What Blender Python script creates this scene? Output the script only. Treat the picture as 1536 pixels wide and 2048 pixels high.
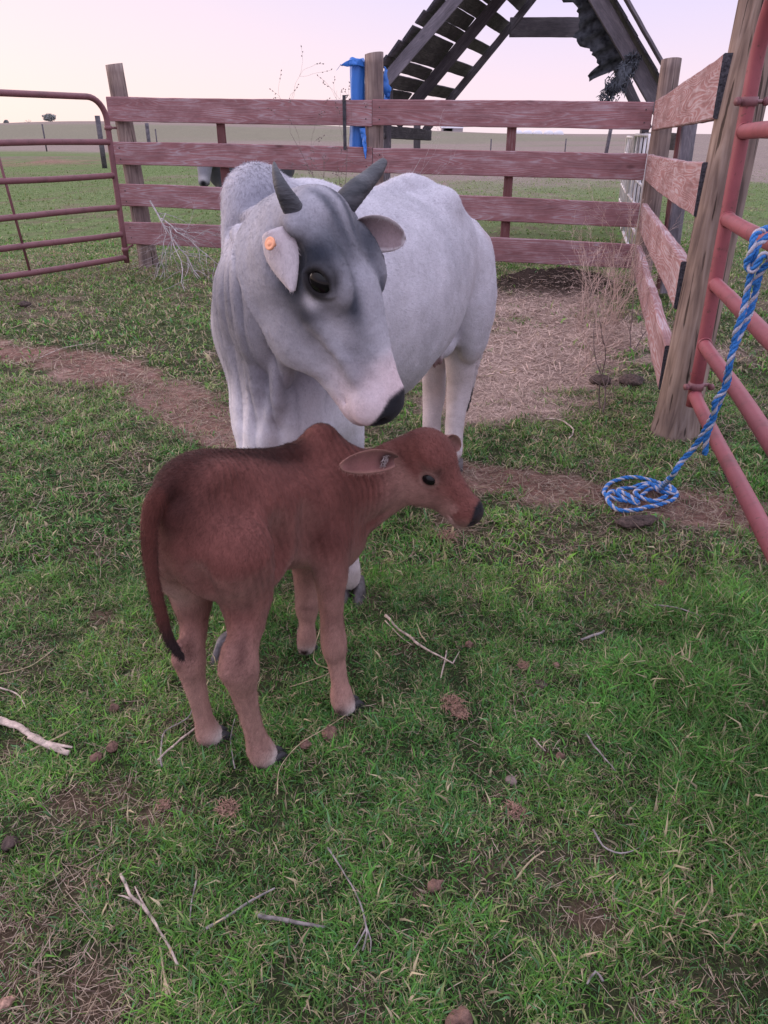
import bpy, bmesh, math, random
import numpy as np
from mathutils import Vector, Matrix

for _o in list(bpy.data.objects):
    bpy.data.objects.remove(_o)
C = bpy.context.scene.collection
SC = bpy.context.scene
R = math.radians

# ------------------------------------------------------------------ camera
H = 1.35                     # eye height of the person holding the phone
PITCH = R(26.2)
FPX = 1539.0
cam_d = bpy.data.cameras.new('camera')
cam = bpy.data.objects.new('camera', cam_d)
C.objects.link(cam)
cam.location = (0, 0, H)
cam.rotation_euler = (math.pi / 2 - PITCH, 0, 0)
cam_d.sensor_fit = 'HORIZONTAL'
cam_d.sensor_width = 36.0
cam_d.lens = FPX / 1536 * 36.0
cam_d.clip_start = 0.05
cam_d.clip_end = 6000
SC.camera = cam

# ------------------------------------------------------------------ sky and light
SUN_EL, SUN_AZ = R(16), R(-66)          # azimuth from +Y (away from camera) towards +X; the glow is low on the left
w = bpy.data.worlds.new('World')
SC.world = w
w.use_nodes = True
nt = w.node_tree
nt.nodes.clear()
def N_(nt, typ, **kw):
    n = nt.nodes.new(typ)
    for k, v in kw.items():
        if hasattr(n, k):
            setattr(n, k, v)
        else:
            n.inputs[k.replace('_', ' ')].default_value = v
    return n
out = N_(nt, 'ShaderNodeOutputWorld')
tc = N_(nt, 'ShaderNodeTexCoord')
sep = N_(nt, 'ShaderNodeSeparateXYZ')
nt.links.new(tc.outputs['Generated'], sep.inputs[0])
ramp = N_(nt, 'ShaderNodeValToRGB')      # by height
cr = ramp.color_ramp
def ramp_set(cr, stops):
    while len(cr.elements) > 1:
        cr.elements.remove(cr.elements[-1])
    cr.elements[0].position = stops[0][0]
    cr.elements[0].color = (*stops[0][1], 1)
    for p, c in stops[1:]:
        e = cr.elements.new(p)
        e.color = (*c, 1)
def srgb(r, g, b):
    f = lambda c: (c / 255 / 12.92) if c / 255 <= 0.04045 else ((c / 255 + 0.055) / 1.055) ** 2.4
    return (f(r), f(g), f(b))
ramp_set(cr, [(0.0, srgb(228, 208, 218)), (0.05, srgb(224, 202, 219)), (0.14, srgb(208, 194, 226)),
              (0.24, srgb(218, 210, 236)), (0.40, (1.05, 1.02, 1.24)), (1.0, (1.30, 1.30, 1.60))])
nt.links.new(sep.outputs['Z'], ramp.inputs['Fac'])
# warm glow to the left (towards the set sun)
dotn = N_(nt, 'ShaderNodeVectorMath', operation='DOT_PRODUCT')
nt.links.new(tc.outputs['Generated'], dotn.inputs[0])
dotn.inputs[1].default_value = (math.sin(SUN_AZ), math.cos(SUN_AZ), 0.05)
mr = N_(nt, 'ShaderNodeMapRange')
mr.inputs['From Min'].default_value = 0.25
mr.inputs['From Max'].default_value = 1.0
nt.links.new(dotn.outputs['Value'], mr.inputs['Value'])
pw = N_(nt, 'ShaderNodeMath', operation='POWER')
nt.links.new(mr.outputs[0], pw.inputs[0])
pw.inputs[1].default_value = 1.3
glow = N_(nt, 'ShaderNodeMix', data_type='RGBA', blend_type='MIX')
nt.links.new(pw.outputs[0], glow.inputs['Factor'])
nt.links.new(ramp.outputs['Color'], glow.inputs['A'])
glow.inputs['B'].default_value = (*srgb(242, 208, 196), 1)
sky = N_(nt, 'ShaderNodeTexSky', sky_type='NISHITA', sun_disc=False, sun_elevation=SUN_EL, sun_rotation=SUN_AZ)
bg1 = N_(nt, 'ShaderNodeBackground')
bg1.inputs['Strength'].default_value = 1.0
bg2 = N_(nt, 'ShaderNodeBackground')
bg2.inputs['Strength'].default_value = 0.02
add = N_(nt, 'ShaderNodeAddShader')
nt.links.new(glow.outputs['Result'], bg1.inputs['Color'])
nt.links.new(sky.outputs[0], bg2.inputs['Color'])
nt.links.new(bg1.outputs[0], add.inputs[0])
nt.links.new(bg2.outputs[0], add.inputs[1])
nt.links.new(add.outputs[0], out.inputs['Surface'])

sun_d = bpy.data.lights.new('sun', 'SUN')
sun_d.energy = 1.15
sun_d.angle = R(24)
sun_d.color = (1.0, 0.80, 0.74)
sun = bpy.data.objects.new('sun', sun_d)
C.objects.link(sun)
sdir = Vector((math.sin(SUN_AZ) * math.cos(SUN_EL), math.cos(SUN_AZ) * math.cos(SUN_EL), math.sin(SUN_EL)))
sun.rotation_euler = sdir.to_track_quat('Z', 'Y').to_euler()

SC.view_settings.view_transform = 'Standard'
SC.view_settings.look = 'None'
SC.view_settings.exposure = 0.28
SC.view_settings.gamma = 1.0
SC.view_settings.use_curve_mapping = False
SC.cycles.max_bounces = 5
SC.cycles.diffuse_bounces = 3
SC.cycles.glossy_bounces = 2
SC.cycles.transmission_bounces = 2
SC.cycles.transparent_max_bounces = 4

# ------------------------------------------------------------------ helpers
CP, SP = math.cos(PITCH), math.sin(PITCH)
def at(px, py, Y):
    """the point at depth Y that the photograph shows at (px, py)"""
    a = (px - 768) / FPX
    b = (1024 - py) / FPX
    dy, dz = CP + b * SP, -SP + b * CP
    t = Y / dy
    return np.array((a * t, Y, H + dz * t))
def ground_at(px, py, z=0.0):
    a = (px - 768) / FPX
    b = (1024 - py) / FPX
    dy, dz = CP + b * SP, -SP + b * CP
    t = (z - H) / dz
    return np.array((a * t, dy * t, z))

def tag(o, label=None, cat=None, group=None, kind=None):
    if label: o['label'] = label
    if cat: o['category'] = cat
    if group: o['group'] = group
    if kind: o['kind'] = kind
    return o
def thing(name, loc, label, cat, group=None):
    o = bpy.data.objects.new(name, None)
    o.empty_display_size = 0.1
    C.objects.link(o)
    o.location = loc
    return tag(o, label, cat, group)
def root_off(parent):
    v = Vector((0, 0, 0))
    while parent is not None:
        v += parent.location
        parent = parent.parent
    return v
def mesh_obj(name, V, F, mats, parent=None, smooth=True, mat_idx=None):
    """V in world coordinates; F list of tuples or an (n,k) array"""
    V = np.asarray(V, dtype=np.float64)
    off = root_off(parent)
    V = V - np.array(off)
    me = bpy.data.meshes.new(name)
    if isinstance(F, np.ndarray):
        n, k = F.shape
        me.vertices.add(len(V))
        me.vertices.foreach_set('co', V.astype(np.float32).ravel())
        me.loops.add(n * k)
        me.loops.foreach_set('vertex_index', F.astype(np.int32).ravel())
        me.polygons.add(n)
        me.polygons.foreach_set('loop_start', np.arange(0, n * k, k, dtype=np.int32))
        me.update(calc_edges=True)
    else:
        me.from_pydata([tuple(v) for v in V], [], F)
        me.update()
    if not isinstance(mats, (list, tuple)): mats = [mats]
    for m in mats: me.materials.append(m)
    if mat_idx is not None:
        me.polygons.foreach_set('material_index', np.asarray(mat_idx, dtype=np.int32))
    if smooth:
        me.polygons.foreach_set('use_smooth', np.ones(len(me.polygons), dtype=bool))
    o = bpy.data.objects.new(name, me)
    C.objects.link(o)
    if parent is not None: o.parent = parent
    return o
def attr(o, name, cols):
    a = o.data.color_attributes.new(name, 'FLOAT_COLOR', 'POINT')
    c4 = np.ones((len(o.data.vertices), 4), dtype=np.float32)
    c4[:, :3] = cols
    a.data.foreach_set('color', c4.ravel())

class MB:
    """collects tubes, boxes and sheets into one mesh"""
    def __init__(s): s.V = []; s.F = []; s.M = []
    def add(s, V, F, m=0):
        n = len(s.V)
        s.V.extend([tuple(v) for v in V])
        s.F.extend([tuple(i + n for i in f) for f in F])
        s.M.extend([m] * len(F))
    def tube(s, pts, rad, n=8, m=0, cap=True, twist=0.0):
        pts = [Vector(p) for p in pts]
        if not hasattr(rad, '__len__'): rad = [rad] * len(pts)
        V = []; F = []
        up = None
        for i, p in enumerate(pts):
            d = (pts[min(i + 1, len(pts) - 1)] - pts[max(i - 1, 0)])
            if d.length < 1e-9: d = Vector((0, 0, 1))
            d.normalize()
            if up is None:
                up = d.orthogonal().normalized()
            up = (up - d * up.dot(d)).normalized()
            sd = d.cross(up)
            for k in range(n):
                a = 2 * math.pi * k / n + twist
                V.append(p + (up * math.cos(a) + sd * math.sin(a)) * rad[i])
        for i in range(len(pts) - 1):
            for k in range(n):
                a, b = i * n + k, i * n + (k + 1) % n
                F.append((a, b, b + n, a + n))
        if cap:
            F.append(tuple(range(n - 1, -1, -1)))
            F.append(tuple(range((len(pts) - 1) * n, len(pts) * n)))
        s.add(V, F, m)
    def box(s, c, ax, half, m=0):
        c = Vector(c); ax = [Vector(a) for a in ax]
        V = [c + ax[0] * half[0] * x + ax[1] * half[1] * y + ax[2] * half[2] * z
             for x in (-1, 1) for y in (-1, 1) for z in (-1, 1)]
        s.add(V, [(0, 1, 3, 2), (4, 6, 7, 5), (0, 4, 5, 1), (2, 3, 7, 6), (0, 2, 6, 4), (1, 5, 7, 3)], m)
    def build(s, name, mats, parent=None, smooth=True):
        return mesh_obj(name, s.V, s.F, mats, parent, smooth, s.M)

# value noise (numpy) ---------------------------------------------------------
_rng = np.random.RandomState(7)
_T = _rng.rand(64, 64, 64).astype(np.float32)
def vnoise(p, s=1.0, seed=0):
    p = np.asarray(p, dtype=np.float64) * s + seed * 17.13
    i = np.floor(p).astype(int); f = p - i
    f = f * f * (3 - 2 * f)
    i &= 63; j = (i + 1) & 63
    x0, y0, z0 = i[..., 0], i[..., 1], i[..., 2]
    x1, y1, z1 = j[..., 0], j[..., 1], j[..., 2]
    fx, fy, fz = f[..., 0], f[..., 1], f[..., 2]
    a = _T[x0, y0, z0] * (1 - fx) + _T[x1, y0, z0] * fx
    b = _T[x0, y1, z0] * (1 - fx) + _T[x1, y1, z0] * fx
    c = _T[x0, y0, z1] * (1 - fx) + _T[x1, y0, z1] * fx
    d = _T[x0, y1, z1] * (1 - fx) + _T[x1, y1, z1] * fx
    return ((a * (1 - fy) + b * fy) * (1 - fz) + (c * (1 - fy) + d * fy) * fz) * 2 - 1
def fbm(p, s=1.0, o=4, seed=0):
    r = 0; a = 1; t = 0
    for k in range(o):
        r = r + a * vnoise(p, s * 2 ** k, seed + k * 3); t += a; a *= 0.5
    return r / t
def sstep(a, b, x):
    t = np.clip((x - a) / (b - a), 0, 1)
    return t * t * (3 - 2 * t)

# materials -------------------------------------------------------------------
def new_mat(name):
    m = bpy.data.materials.new(name)
    m.use_nodes = True
    nt = m.node_tree
    b = nt.nodes['Principled BSDF']
    return m, nt, b
def simple_mat(name, col, rough=0.7, metal=0.0, spec=0.4, var=0.12, vscale=20, bump=0.0, bscale=60, coord='Object', stretch=(1, 1, 1), second=None):
    m, nt, b = new_mat(name)
    L = nt.links.new
    tc = N_(nt, 'ShaderNodeTexCoord')
    mp = N_(nt, 'ShaderNodeMapping')
    mp.inputs['Scale'].default_value = stretch
    L(tc.outputs[coord], mp.inputs['Vector'])
    nz = N_(nt, 'ShaderNodeTexNoise'); nz.inputs['Scale'].default_value = vscale; nz.inputs['Detail'].default_value = 6
    L(mp.outputs[0], nz.inputs['Vector'])
    rp = N_(nt, 'ShaderNodeValToRGB')
    c2 = second if second else tuple(min(1, c * (1 + var * 2)) for c in col)
    ramp_set(rp.color_ramp, [(0.3, tuple(c * (1 - var) for c in col)), (0.7, c2)])
    L(nz.outputs['Fac'], rp.inputs['Fac'])
    L(rp.outputs['Color'], b.inputs['Base Color'])
    b.inputs['Roughness'].default_value = rough
    b.inputs['Metallic'].default_value = metal
    b.inputs['Specular IOR Level'].default_value = spec
    if bump:
        n2 = N_(nt, 'ShaderNodeTexNoise'); n2.inputs['Scale'].default_value = bscale; n2.inputs['Detail'].default_value = 5
        L(mp.outputs[0], n2.inputs['Vector'])
        bp = N_(nt, 'ShaderNodeBump'); bp.inputs['Strength'].default_value = bump; bp.inputs['Distance'].default_value = 0.01
        L(n2.outputs['Fac'], bp.inputs['Height'])
        L(bp.outputs[0], b.inputs['Normal'])
    return m
# ------------------------------------------------------------------ implicit bodies
class Body:
    """a body as one continuous surface grown from smoothly joined limbs and masses"""
    def __init__(s, lo, hi, h):
        s.lo = np.array(lo, float); s.h = h
        s.n = np.ceil((np.array(hi) - s.lo) / h).astype(int) + 1
        s.F = np.full(s.n, 0.12, dtype=np.float32)
    def _loc(s, lo, hi):
        i0 = np.clip(np.floor((lo - s.lo) / s.h).astype(int), 0, s.n - 1)
        i1 = np.clip(np.ceil((hi - s.lo) / s.h).astype(int) + 1, 1, s.n)
        sl = tuple(slice(a, b) for a, b in zip(i0, i1))
        g = [s.lo[k] + s.h * np.arange(i0[k], i1[k]) for k in range(3)]
        return sl, g
    def _mix(s, sl, d, k, sub=False):
        A = s.F[sl]
        if sub:
            d = -d
            hh = np.maximum(k - np.abs(A - d), 0) / k
            s.F[sl] = np.maximum(A, d) + hh * hh * k * 0.25
        else:
            hh = np.maximum(k - np.abs(A - d), 0) / k
            s.F[sl] = np.minimum(A, d) - hh * hh * k * 0.25
    def seg(s, p0, p1, r0, r1, k=0.03, ax=None, sc=1.0, sub=False):
        """ax, sc: widen (sc<1) or flatten (sc>1) along the unit axis ax"""
        p0 = np.array(p0, float); p1 = np.array(p1, float)
        rm = max(r0, r1) / min(1.0, sc) + k + 0.02
        sl, g = s._loc(np.minimum(p0, p1) - rm, np.maximum(p0, p1) + rm)
        if min(len(x) for x in g) == 0: return
        X = (g[0] - p0[0])[:, None, None].astype(np.float32); Y = (g[1] - p0[1])[None, :, None].astype(np.float32); Z = (g[2] - p0[2])[None, None, :].astype(np.float32)
        d = p1 - p0
        if ax is not None:
            ax = np.array(ax, float); ax /= np.linalg.norm(ax)
            q = (X * ax[0] + Y * ax[1] + Z * ax[2]) * (sc - 1)
            X = X + q * ax[0]; Y = Y + q * ax[1]; Z = Z + q * ax[2]
            d = d + ax * (d @ ax) * (sc - 1)
        L2 = max(d @ d, 1e-12)
        t = np.clip((X * d[0] + Y * d[1] + Z * d[2]) / L2, 0, 1)
        D = np.sqrt((X - t * d[0]) ** 2 + (Y - t * d[1]) ** 2 + (Z - t * d[2]) ** 2) - (r0 + (r1 - r0) * t)
        s._mix(sl, D / max(1.0, sc ** 0.5), k, sub)
    def chain(s, pts, rad, k=0.03, ax=None, sc=1.0, sub=False, m=3):
        """rounded limb through the points (Catmull-Rom), radii interpolated"""
        pts = [np.array(p, float) for p in pts]
        P = []; Q = []
        n = len(pts)
        for i in range(n - 1):
            a, b, c, d = pts[max(i - 1, 0)], pts[i], pts[i + 1], pts[min(i + 2, n - 1)]
            for j in range(m):
                t = j / m
                P.append(0.5 * ((2 * b) + (c - a) * t + (2 * a - 5 * b + 4 * c - d) * t * t + (3 * b - a - 3 * c + d) * t ** 3))
                Q.append(rad[i] + (rad[i + 1] - rad[i]) * (t * t * (3 - 2 * t)))
        P.append(pts[-1]); Q.append(rad[-1])
        for i in range(len(P) - 1):
            s.seg(P[i], P[i + 1], Q[i], Q[i + 1], k if i == 0 else min(k, 0.012), ax, sc, sub)
    def ell(s, c, rad, axes=None, k=0.04, sub=False):
        c = np.array(c, float); rad = np.array(rad, float)
        A = np.eye(3) if axes is None else np.array([np.array(a, float) / np.linalg.norm(a) for a in axes])
        rm = rad.max() + k + 0.02
        sl, g = s._loc(c - rm, c + rm)
        if min(len(x) for x in g) == 0: return
        X = (g[0] - c[0])[:, None, None].astype(np.float32); Y = (g[1] - c[1])[None, :, None].astype(np.float32); Z = (g[2] - c[2])[None, None, :].astype(np.float32)
        k0 = 0; k1 = 0
        for i in range(3):
            q = X * A[i][0] + Y * A[i][1] + Z * A[i][2]
            k0 = k0 + (q / rad[i]) ** 2; k1 = k1 + (q / rad[i] ** 2) ** 2
        k0 = np.sqrt(k0); k1 = np.sqrt(k1) + 1e-6
        D = k0 * (k0 - 1) / k1
        s._mix(sl, np.maximum(D, -rad.min()), k, sub)
    def out_to_skin(s, p, d, far=0.08):
        """walk from p along d to the surface"""
        d = unit(d); last = np.array(p, float)
        for t in np.arange(-far, far, s.h * 0.25):
            q = np.array(p) + d * t
            i = np.round((q - s.lo) / s.h).astype(int)
            if s.F[tuple(np.clip(i, 0, s.n - 1))] < 0: last = q
        return last
    def surface(s, smooth=2):
        F = s.F; h = s.h
        I = F < 0
        nx, ny, nz = F.shape
        c = np.zeros((nx - 1, ny - 1, nz - 1), np.int8)
        for dx in (0, 1):
            for dy in (0, 1):
                for dz in (0, 1):
                    c += I[dx:nx - 1 + dx, dy:ny - 1 + dy, dz:nz - 1 + dz]
        act = (c > 0) & (c < 8)
        idx = np.argwhere(act)
        vid = np.full(act.shape, -1, np.int32)
        vid[act] = np.arange(len(idx))
        acc = np.zeros((len(idx), 3)); cnt = np.zeros(len(idx))
        for ax in range(3):
            o1, o2 = [a for a in range(3) if a != ax]
            for u in (0, 1):
                for v in (0, 1):
                    b0 = idx.copy(); b0[:, o1] += u; b0[:, o2] += v
                    b1 = b0.copy(); b1[:, ax] += 1
                    f0 = F[b0[:, 0], b0[:, 1], b0[:, 2]]; f1 = F[b1[:, 0], b1[:, 1], b1[:, 2]]
                    m = (f0 < 0) != (f1 < 0)
                    t = np.where(m, f0 / np.where(m, f0 - f1, 1), 0)
                    p = b0.astype(float); p[:, ax] += t
                    acc += p * m[:, None]; cnt += m
        V = acc / cnt[:, None] * h + s.lo
        Q = []
        for ax in range(3):
            o1, o2 = [(1, 2), (2, 0), (0, 1)][ax]
            a = [slice(None)] * 3; b = [slice(None)] * 3
            a[ax] = slice(0, F.shape[ax] - 1); b[ax] = slice(1, F.shape[ax])
            ia, ib = I[tuple(a)], I[tuple(b)]
            e = np.argwhere(ia != ib)
            ok = (e[:, o1] > 0) & (e[:, o2] > 0) & (e[:, o1] < F.shape[o1] - 1) & (e[:, o2] < F.shape[o2] - 1)
            e = e[ok]
            inside = ia[e[:, 0], e[:, 1], e[:, 2]]
            q = []
            for (u, v) in ((-1, -1), (0, -1), (0, 0), (-1, 0)):
                f = e.copy(); f[:, o1] += u; f[:, o2] += v
                q.append(vid[f[:, 0], f[:, 1], f[:, 2]])
            q = np.stack(q, 1)
            q[~inside] = q[~inside][:, ::-1]
            Q.append(q)
        Q = np.concatenate(Q)
        Q = Q[(Q >= 0).all(1)]
        for _ in range(smooth):
            V = laplace(V, Q, 0.5)
        return V, Q
def laplace(V, Q, lam):
    S = np.zeros_like(V); n = np.zeros(len(V))
    for i in range(4):
        a, b = Q[:, i], Q[:, (i + 1) % 4]
        for x, y in ((a, b), (b, a)):
            for k in range(3):
                S[:, k] += np.bincount(x, V[y, k], len(V))
            n += np.bincount(x, minlength=len(V))
    return V + lam * (S / np.maximum(n, 1)[:, None] - V)
def vnormals(V, Q):
    n = np.cross(V[Q[:, 2]] - V[Q[:, 0]], V[Q[:, 3]] - V[Q[:, 1]])
    S = np.zeros_like(V)
    for i in range(4):
        for k in range(3):
            S[:, k] += np.bincount(Q[:, i], n[:, k], len(V))
    return S / (np.linalg.norm(S, axis=1)[:, None] + 1e-12)
def sphere_mesh(c, rad, axes=None, n=20, m=12):
    A = np.eye(3) if axes is None else np.array([np.array(a, float) / np.linalg.norm(a) for a in axes])
    V = []; F = []
    for i in range(m + 1):
        th = math.pi * i / m
        for j in range(n):
            ph = 2 * math.pi * j / n
            q = np.array((math.sin(th) * math.cos(ph), math.sin(th) * math.sin(ph), math.cos(th))) * rad
            V.append(np.array(c) + q @ A)
    for i in range(m):
        for j in range(n):
            F.append((i * n + j, (i + 1) * n + j, (i + 1) * n + (j + 1) % n, i * n + (j + 1) % n))
    return V, F
def unit(v):
    v = np.array(v, float); return v / np.linalg.norm(v)
def blob(V, c, r):
    """soft falloff 1..0 round a landmark; r scalar"""
    return np.exp(-(np.linalg.norm(V - np.array(c), axis=1) / r) ** 2)
def paint(col, m, c):
    m = np.clip(m, 0, 1)[:, None]
    return col * (1 - m) + np.array(c)[None, :] * m
# ------------------------------------------------------------------ ground
def seg_d(X, Y, pts, wid):
    """signed closeness to a band along a polyline: 1 inside, falling to 0 outside"""
    best = np.zeros_like(X)
    for (a, wa), (b, wb) in zip(list(zip(pts, wid))[:-1], list(zip(pts, wid))[1:]):
        dx, dy = b[0] - a[0], b[1] - a[1]
        t = np.clip(((X - a[0]) * dx + (Y - a[1]) * dy) / (dx * dx + dy * dy), 0, 1)
        d = np.hypot(X - a[0] - t * dx, Y - a[1] - t * dy)
        w_ = wa + (wb - wa) * t
        best = np.maximum(best, 1 - d / w_)
    return best
G = lambda x, y: tuple(ground_at(x, y)[:2])
PATH_L = [G(-330, 640), G(-60, 692), G(60, 712), G(170, 722), G(300, 772), G(400, 830), G(520, 880), G(700, 925), G(860, 935)]
PATH_R = [G(860, 925), G(960, 945), G(1080, 975), G(1200, 990), G(1330, 1005), G(1480, 1022), G(1700, 1045)]
STRAW = [(G(1010, 800), 0.50), (G(1060, 740), 0.75), (G(1120, 690), 0.9), (G(1160, 640), 1.0), (G(1090, 620), 0.9), (G(1230, 660), 0.6)]
HOOVES = [(G(555, 1530), .07), (G(700, 1440), .08), (G(440, 1495), .07), (G(615, 1318), .08), (G(707, 1180), .10), (G(450, 1310), .10), (G(905, 930), .14), (G(862, 905), .14)]
CORNER = [(G(90, 1850), 0.11), (G(30, 1960), 0.13), (G(150, 1760), 0.075), (G(60, 2040), 0.14), (G(-60, 1900), 0.15)]
PATCH = [(G(620, 1530), .06), (G(740, 1330), .09), (G(800, 1300), .06), (G(1030, 1380), .07), (G(1000, 1600), .08), (G(860, 1790), .06), (G(1180, 1830), .045),
         (G(240, 1560), .09), (G(450, 1880), .06), (G(940, 1900), .07), (G(1330, 1600), .06), (G(320, 1640), .07), (G(900, 1060), .12), (G(150, 1560), .07),
         (G(260, 930), .18), (G(210, 1230), .07), (G(40, 1480), .07), (G(1080, 1500), .05), (G(700, 1700), .05), (G(550, 1310), .07)]
def masks(X, Y):
    P3 = np.stack([X, Y, np.zeros_like(X)], -1)
    n1 = fbm(P3, 1.7, 4, 1); n2 = fbm(P3, 7, 4, 2); n3 = fbm(P3, 0.35, 3, 5)
    pl = seg_d(X, Y, PATH_L, [0.5, 0.42, 0.42, 0.36, 0.36, 0.38, 0.33, 0.30, 0.20])
    pr = seg_d(X, Y, PATH_R, [0.20, 0.22, 0.22, 0.20, 0.24, 0.26, 0.3])
    path = sstep(0.18, 0.62, np.maximum(pl, pr) + 0.35 * n2 + 0.15 * n1)
    st = 0
    for (c_, r_) in STRAW: st = np.maximum(st, np.exp(-(((X - c_[0]) ** 2 + (Y - c_[1]) ** 2) / r_ ** 2)))
    straw = sstep(0.30, 0.85, st + 0.45 * n2 + 0.45 * n1)
    pt = 0
    for (c_, r_) in CORNER + PATCH: pt = np.maximum(pt, np.exp(-(((X - c_[0]) ** 2 + (Y - c_[1]) ** 2) / (r_ * 1.2) ** 2)))
    for (c_, r_) in HOOVES: pt = np.maximum(pt, 0.85 * np.exp(-(((X - c_[0]) ** 2 + (Y - c_[1]) ** 2) / (r_ * 0.9) ** 2)))
    patch = 0.85 * sstep(0.45, 0.95, pt * 0.9 + 0.75 * n2 + 0.3 * n1)
    loose = sstep(0.10, 0.55, 0.9 * n1 + 0.9 * n2 + 0.12 * (Y < 12))
    farther = sstep(3.0, 6.0, Y)
    loose = loose * (0.55 + 0.45 * farther)
    dry = np.where(X > 0.6 * (Y - 8) * 0 - 0.6, sstep(19, 30, Y + 5 * n3), sstep(75, 130, Y + 20 * n3 + 6 * (X < -10)))
    dry = sstep(0, 1, dry * 1.0)
    blend = sstep(-9, 3, X + 3 * n3)
    d1 = sstep(19, 30, Y + 6 * n3); d2 = sstep(70, 105, Y + 20 * n3)
    dry = d1 * blend + d2 * (1 - blend)
    return path, straw, patch, loose, dry, n1, n2, n3
def gh(X, Y):
    X = np.asarray(X, float); Y = np.asarray(Y, float)
    P3 = np.stack([X, Y, np.zeros_like(X)], -1)
    near = np.clip(1 - Y / 60, 0.25, 1)
    z = 0.018 * fbm(P3, 1.1, 3, 21) * near + 0.010 * fbm(P3, 6, 3, 22) * (Y < 14)
    # low heap of earth under the back fence, and the soft rises further out
    e = ground_at(1105, 592)
    z = z + 0.20 * np.exp(-(((X - e[0]) / 0.75) ** 2 + ((Y - (e[1] + 0.25)) / 0.30) ** 2)) * (1 + 0.4 * fbm(P3, 9, 3, 23))
    z = z + sstep(30, 120, Y) * 1.2 * fbm(P3, 0.012, 2, 24)
    z = z + 4.6 * sstep(120, 300, Y) * np.exp(-(((X + 95) / 110.0) ** 2))
    z = z + 0.25 * np.exp(-(((X + 19) / 7) ** 2 + ((Y - 46) / 7) ** 2))
    z = z - 0.10 * sstep(2.6, 5.5, X) * sstep(20, 10, Y) * 0
    return z
def make_ground():
    ys = np.concatenate([np.linspace(-3, 0.3, 12)[:-1], np.linspace(0.3, 4.0, 190)[:-1], np.linspace(4.0, 11, 180)[:-1], np.geomspace(11, 1500, 150)])
    u = np.linspace(-1, 1, 361)
    xs = np.sinh(u * 6.2) / np.sinh(6.2) * 1100
    # finer in the middle
    xs = np.sort(np.concatenate([xs[(xs < -4.2) | (xs > 4.2)], np.linspace(-4.2, 4.2, 330)]))
    X, Y = np.meshgrid(xs, ys)
    Z = gh(X, Y)
    ny, nx = X.shape
    V = np.stack([X, Y, Z], -1).reshape(-1, 3)
    i = np.arange(ny * nx).reshape(ny, nx)
    F = np.stack([i[:-1, :-1], i[:-1, 1:], i[1:, 1:], i[1:, :-1]], -1).reshape(-1, 4)
    path, straw, patch, loose, dry, n1, n2, n3 = [m.ravel() for m in masks(X, Y)]
    Xr, Yr = X.ravel(), Y.ravel()
    c = np.tile(np.array((0.042, 0.052, 0.024)), (len(V), 1))  # base colour darkened to stand for shade between the grass blades
    c = paint(c, 0.6 * sstep(4, 12, Yr), (0.165, 0.235, 0.088))
    c = paint(c, sstep(0.2, 0.7, n3 + 0.3 * n1) * 0.5 * sstep(5, 15, Yr), (0.19, 0.17, 0.105))
    c = paint(c, loose * 0.65, (0.150, 0.105, 0.082))
    c = paint(c, dry, (0.235, 0.185, 0.165))
    c = paint(c, dry * 0.35 * sstep(-0.3, 0.4, n3), (0.19, 0.145, 0.14))
    c = paint(c, sstep(95, 130, Yr) * (Xr < 60) * sstep(0, .3, fbm(np.stack([Xr, Yr * 3, 0 * Xr], -1), 0.01, 3, 8) + 0.1) * 0.5, (0.15, 0.17, 0.10))
    # bare red bank in the pasture
    c = paint(c, 0.85 * np.exp(-(((Xr + 17.5) / 3.6) ** 2 + ((Yr - 42) / 4.5) ** 2)) * sstep(-0.3, 0.2, n1), (0.26, 0.13, 0.11))
    c = paint(c, 0.5 * np.exp(-(((Xr + 23) / 8.5) ** 2 + ((Yr - 45) / 4.0) ** 2)), (0.14, 0.135, 0.12))
    c = paint(c, path, (0.240, 0.130, 0.108)); c = paint(c, path * sstep(0, 0.5, n2), (0.32, 0.200, 0.175))
    c = paint(c, path * sstep(0.1, 0.5, -n2) * 0.7, (0.115, 0.066, 0.052))
    c = paint(c, patch, (0.105, 0.070, 0.050))
    c = paint(c, straw, (0.33, 0.24, 0.21)); c = paint(c, straw * sstep(0.1, 0.6, n2), (0.24, 0.16, 0.14))
    e = ground_at(1105, 592)
    c = paint(c, 1.0 * np.exp(-(((Xr - e[0]) / 0.8) ** 2 + ((Yr - e[1] - 0.15) / 0.33) ** 2) ** 1.5) * 1.2, (0.040, 0.028, 0.024))
    m, nt, b = new_mat('pasture_soil')
    L = nt.links.new
    a = N_(nt, 'ShaderNodeAttribute', attribute_name='soil')
    tc = N_(nt, 'ShaderNodeTexCoord')
    nz = N_(nt, 'ShaderNodeTexNoise'); nz.inputs['Scale'].default_value = 38; nz.inputs['Detail'].default_value = 8; nz.inputs['Roughness'].default_value = 0.7
    L(tc.outputs['Object'], nz.inputs['Vector'])
    nb = N_(nt, 'ShaderNodeTexNoise'); nb.inputs['Scale'].default_value = 3.1; nb.inputs['Detail'].default_value = 8; nb.inputs['Roughness'].default_value = 0.65
    L(tc.outputs['Object'], nb.inputs['Vector'])
    mr = N_(nt, 'ShaderNodeMapRange'); mr.inputs['From Min'].default_value = 0.25; mr.inputs['From Max'].default_value = 0.75; mr.inputs['To Min'].default_value = 0.45; mr.inputs['To Max'].default_value = 1.55
    L(nz.outputs['Fac'], mr.inputs['Value'])
    mr2 = N_(nt, 'ShaderNodeMapRange'); mr2.inputs['From Min'].default_value = 0.3; mr2.inputs['From Max'].default_value = 0.7; mr2.inputs['To Min'].default_value = 0.72; mr2.inputs['To Max'].default_value = 1.28
    L(nb.outputs['Fac'], mr2.inputs['Value'])
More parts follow.
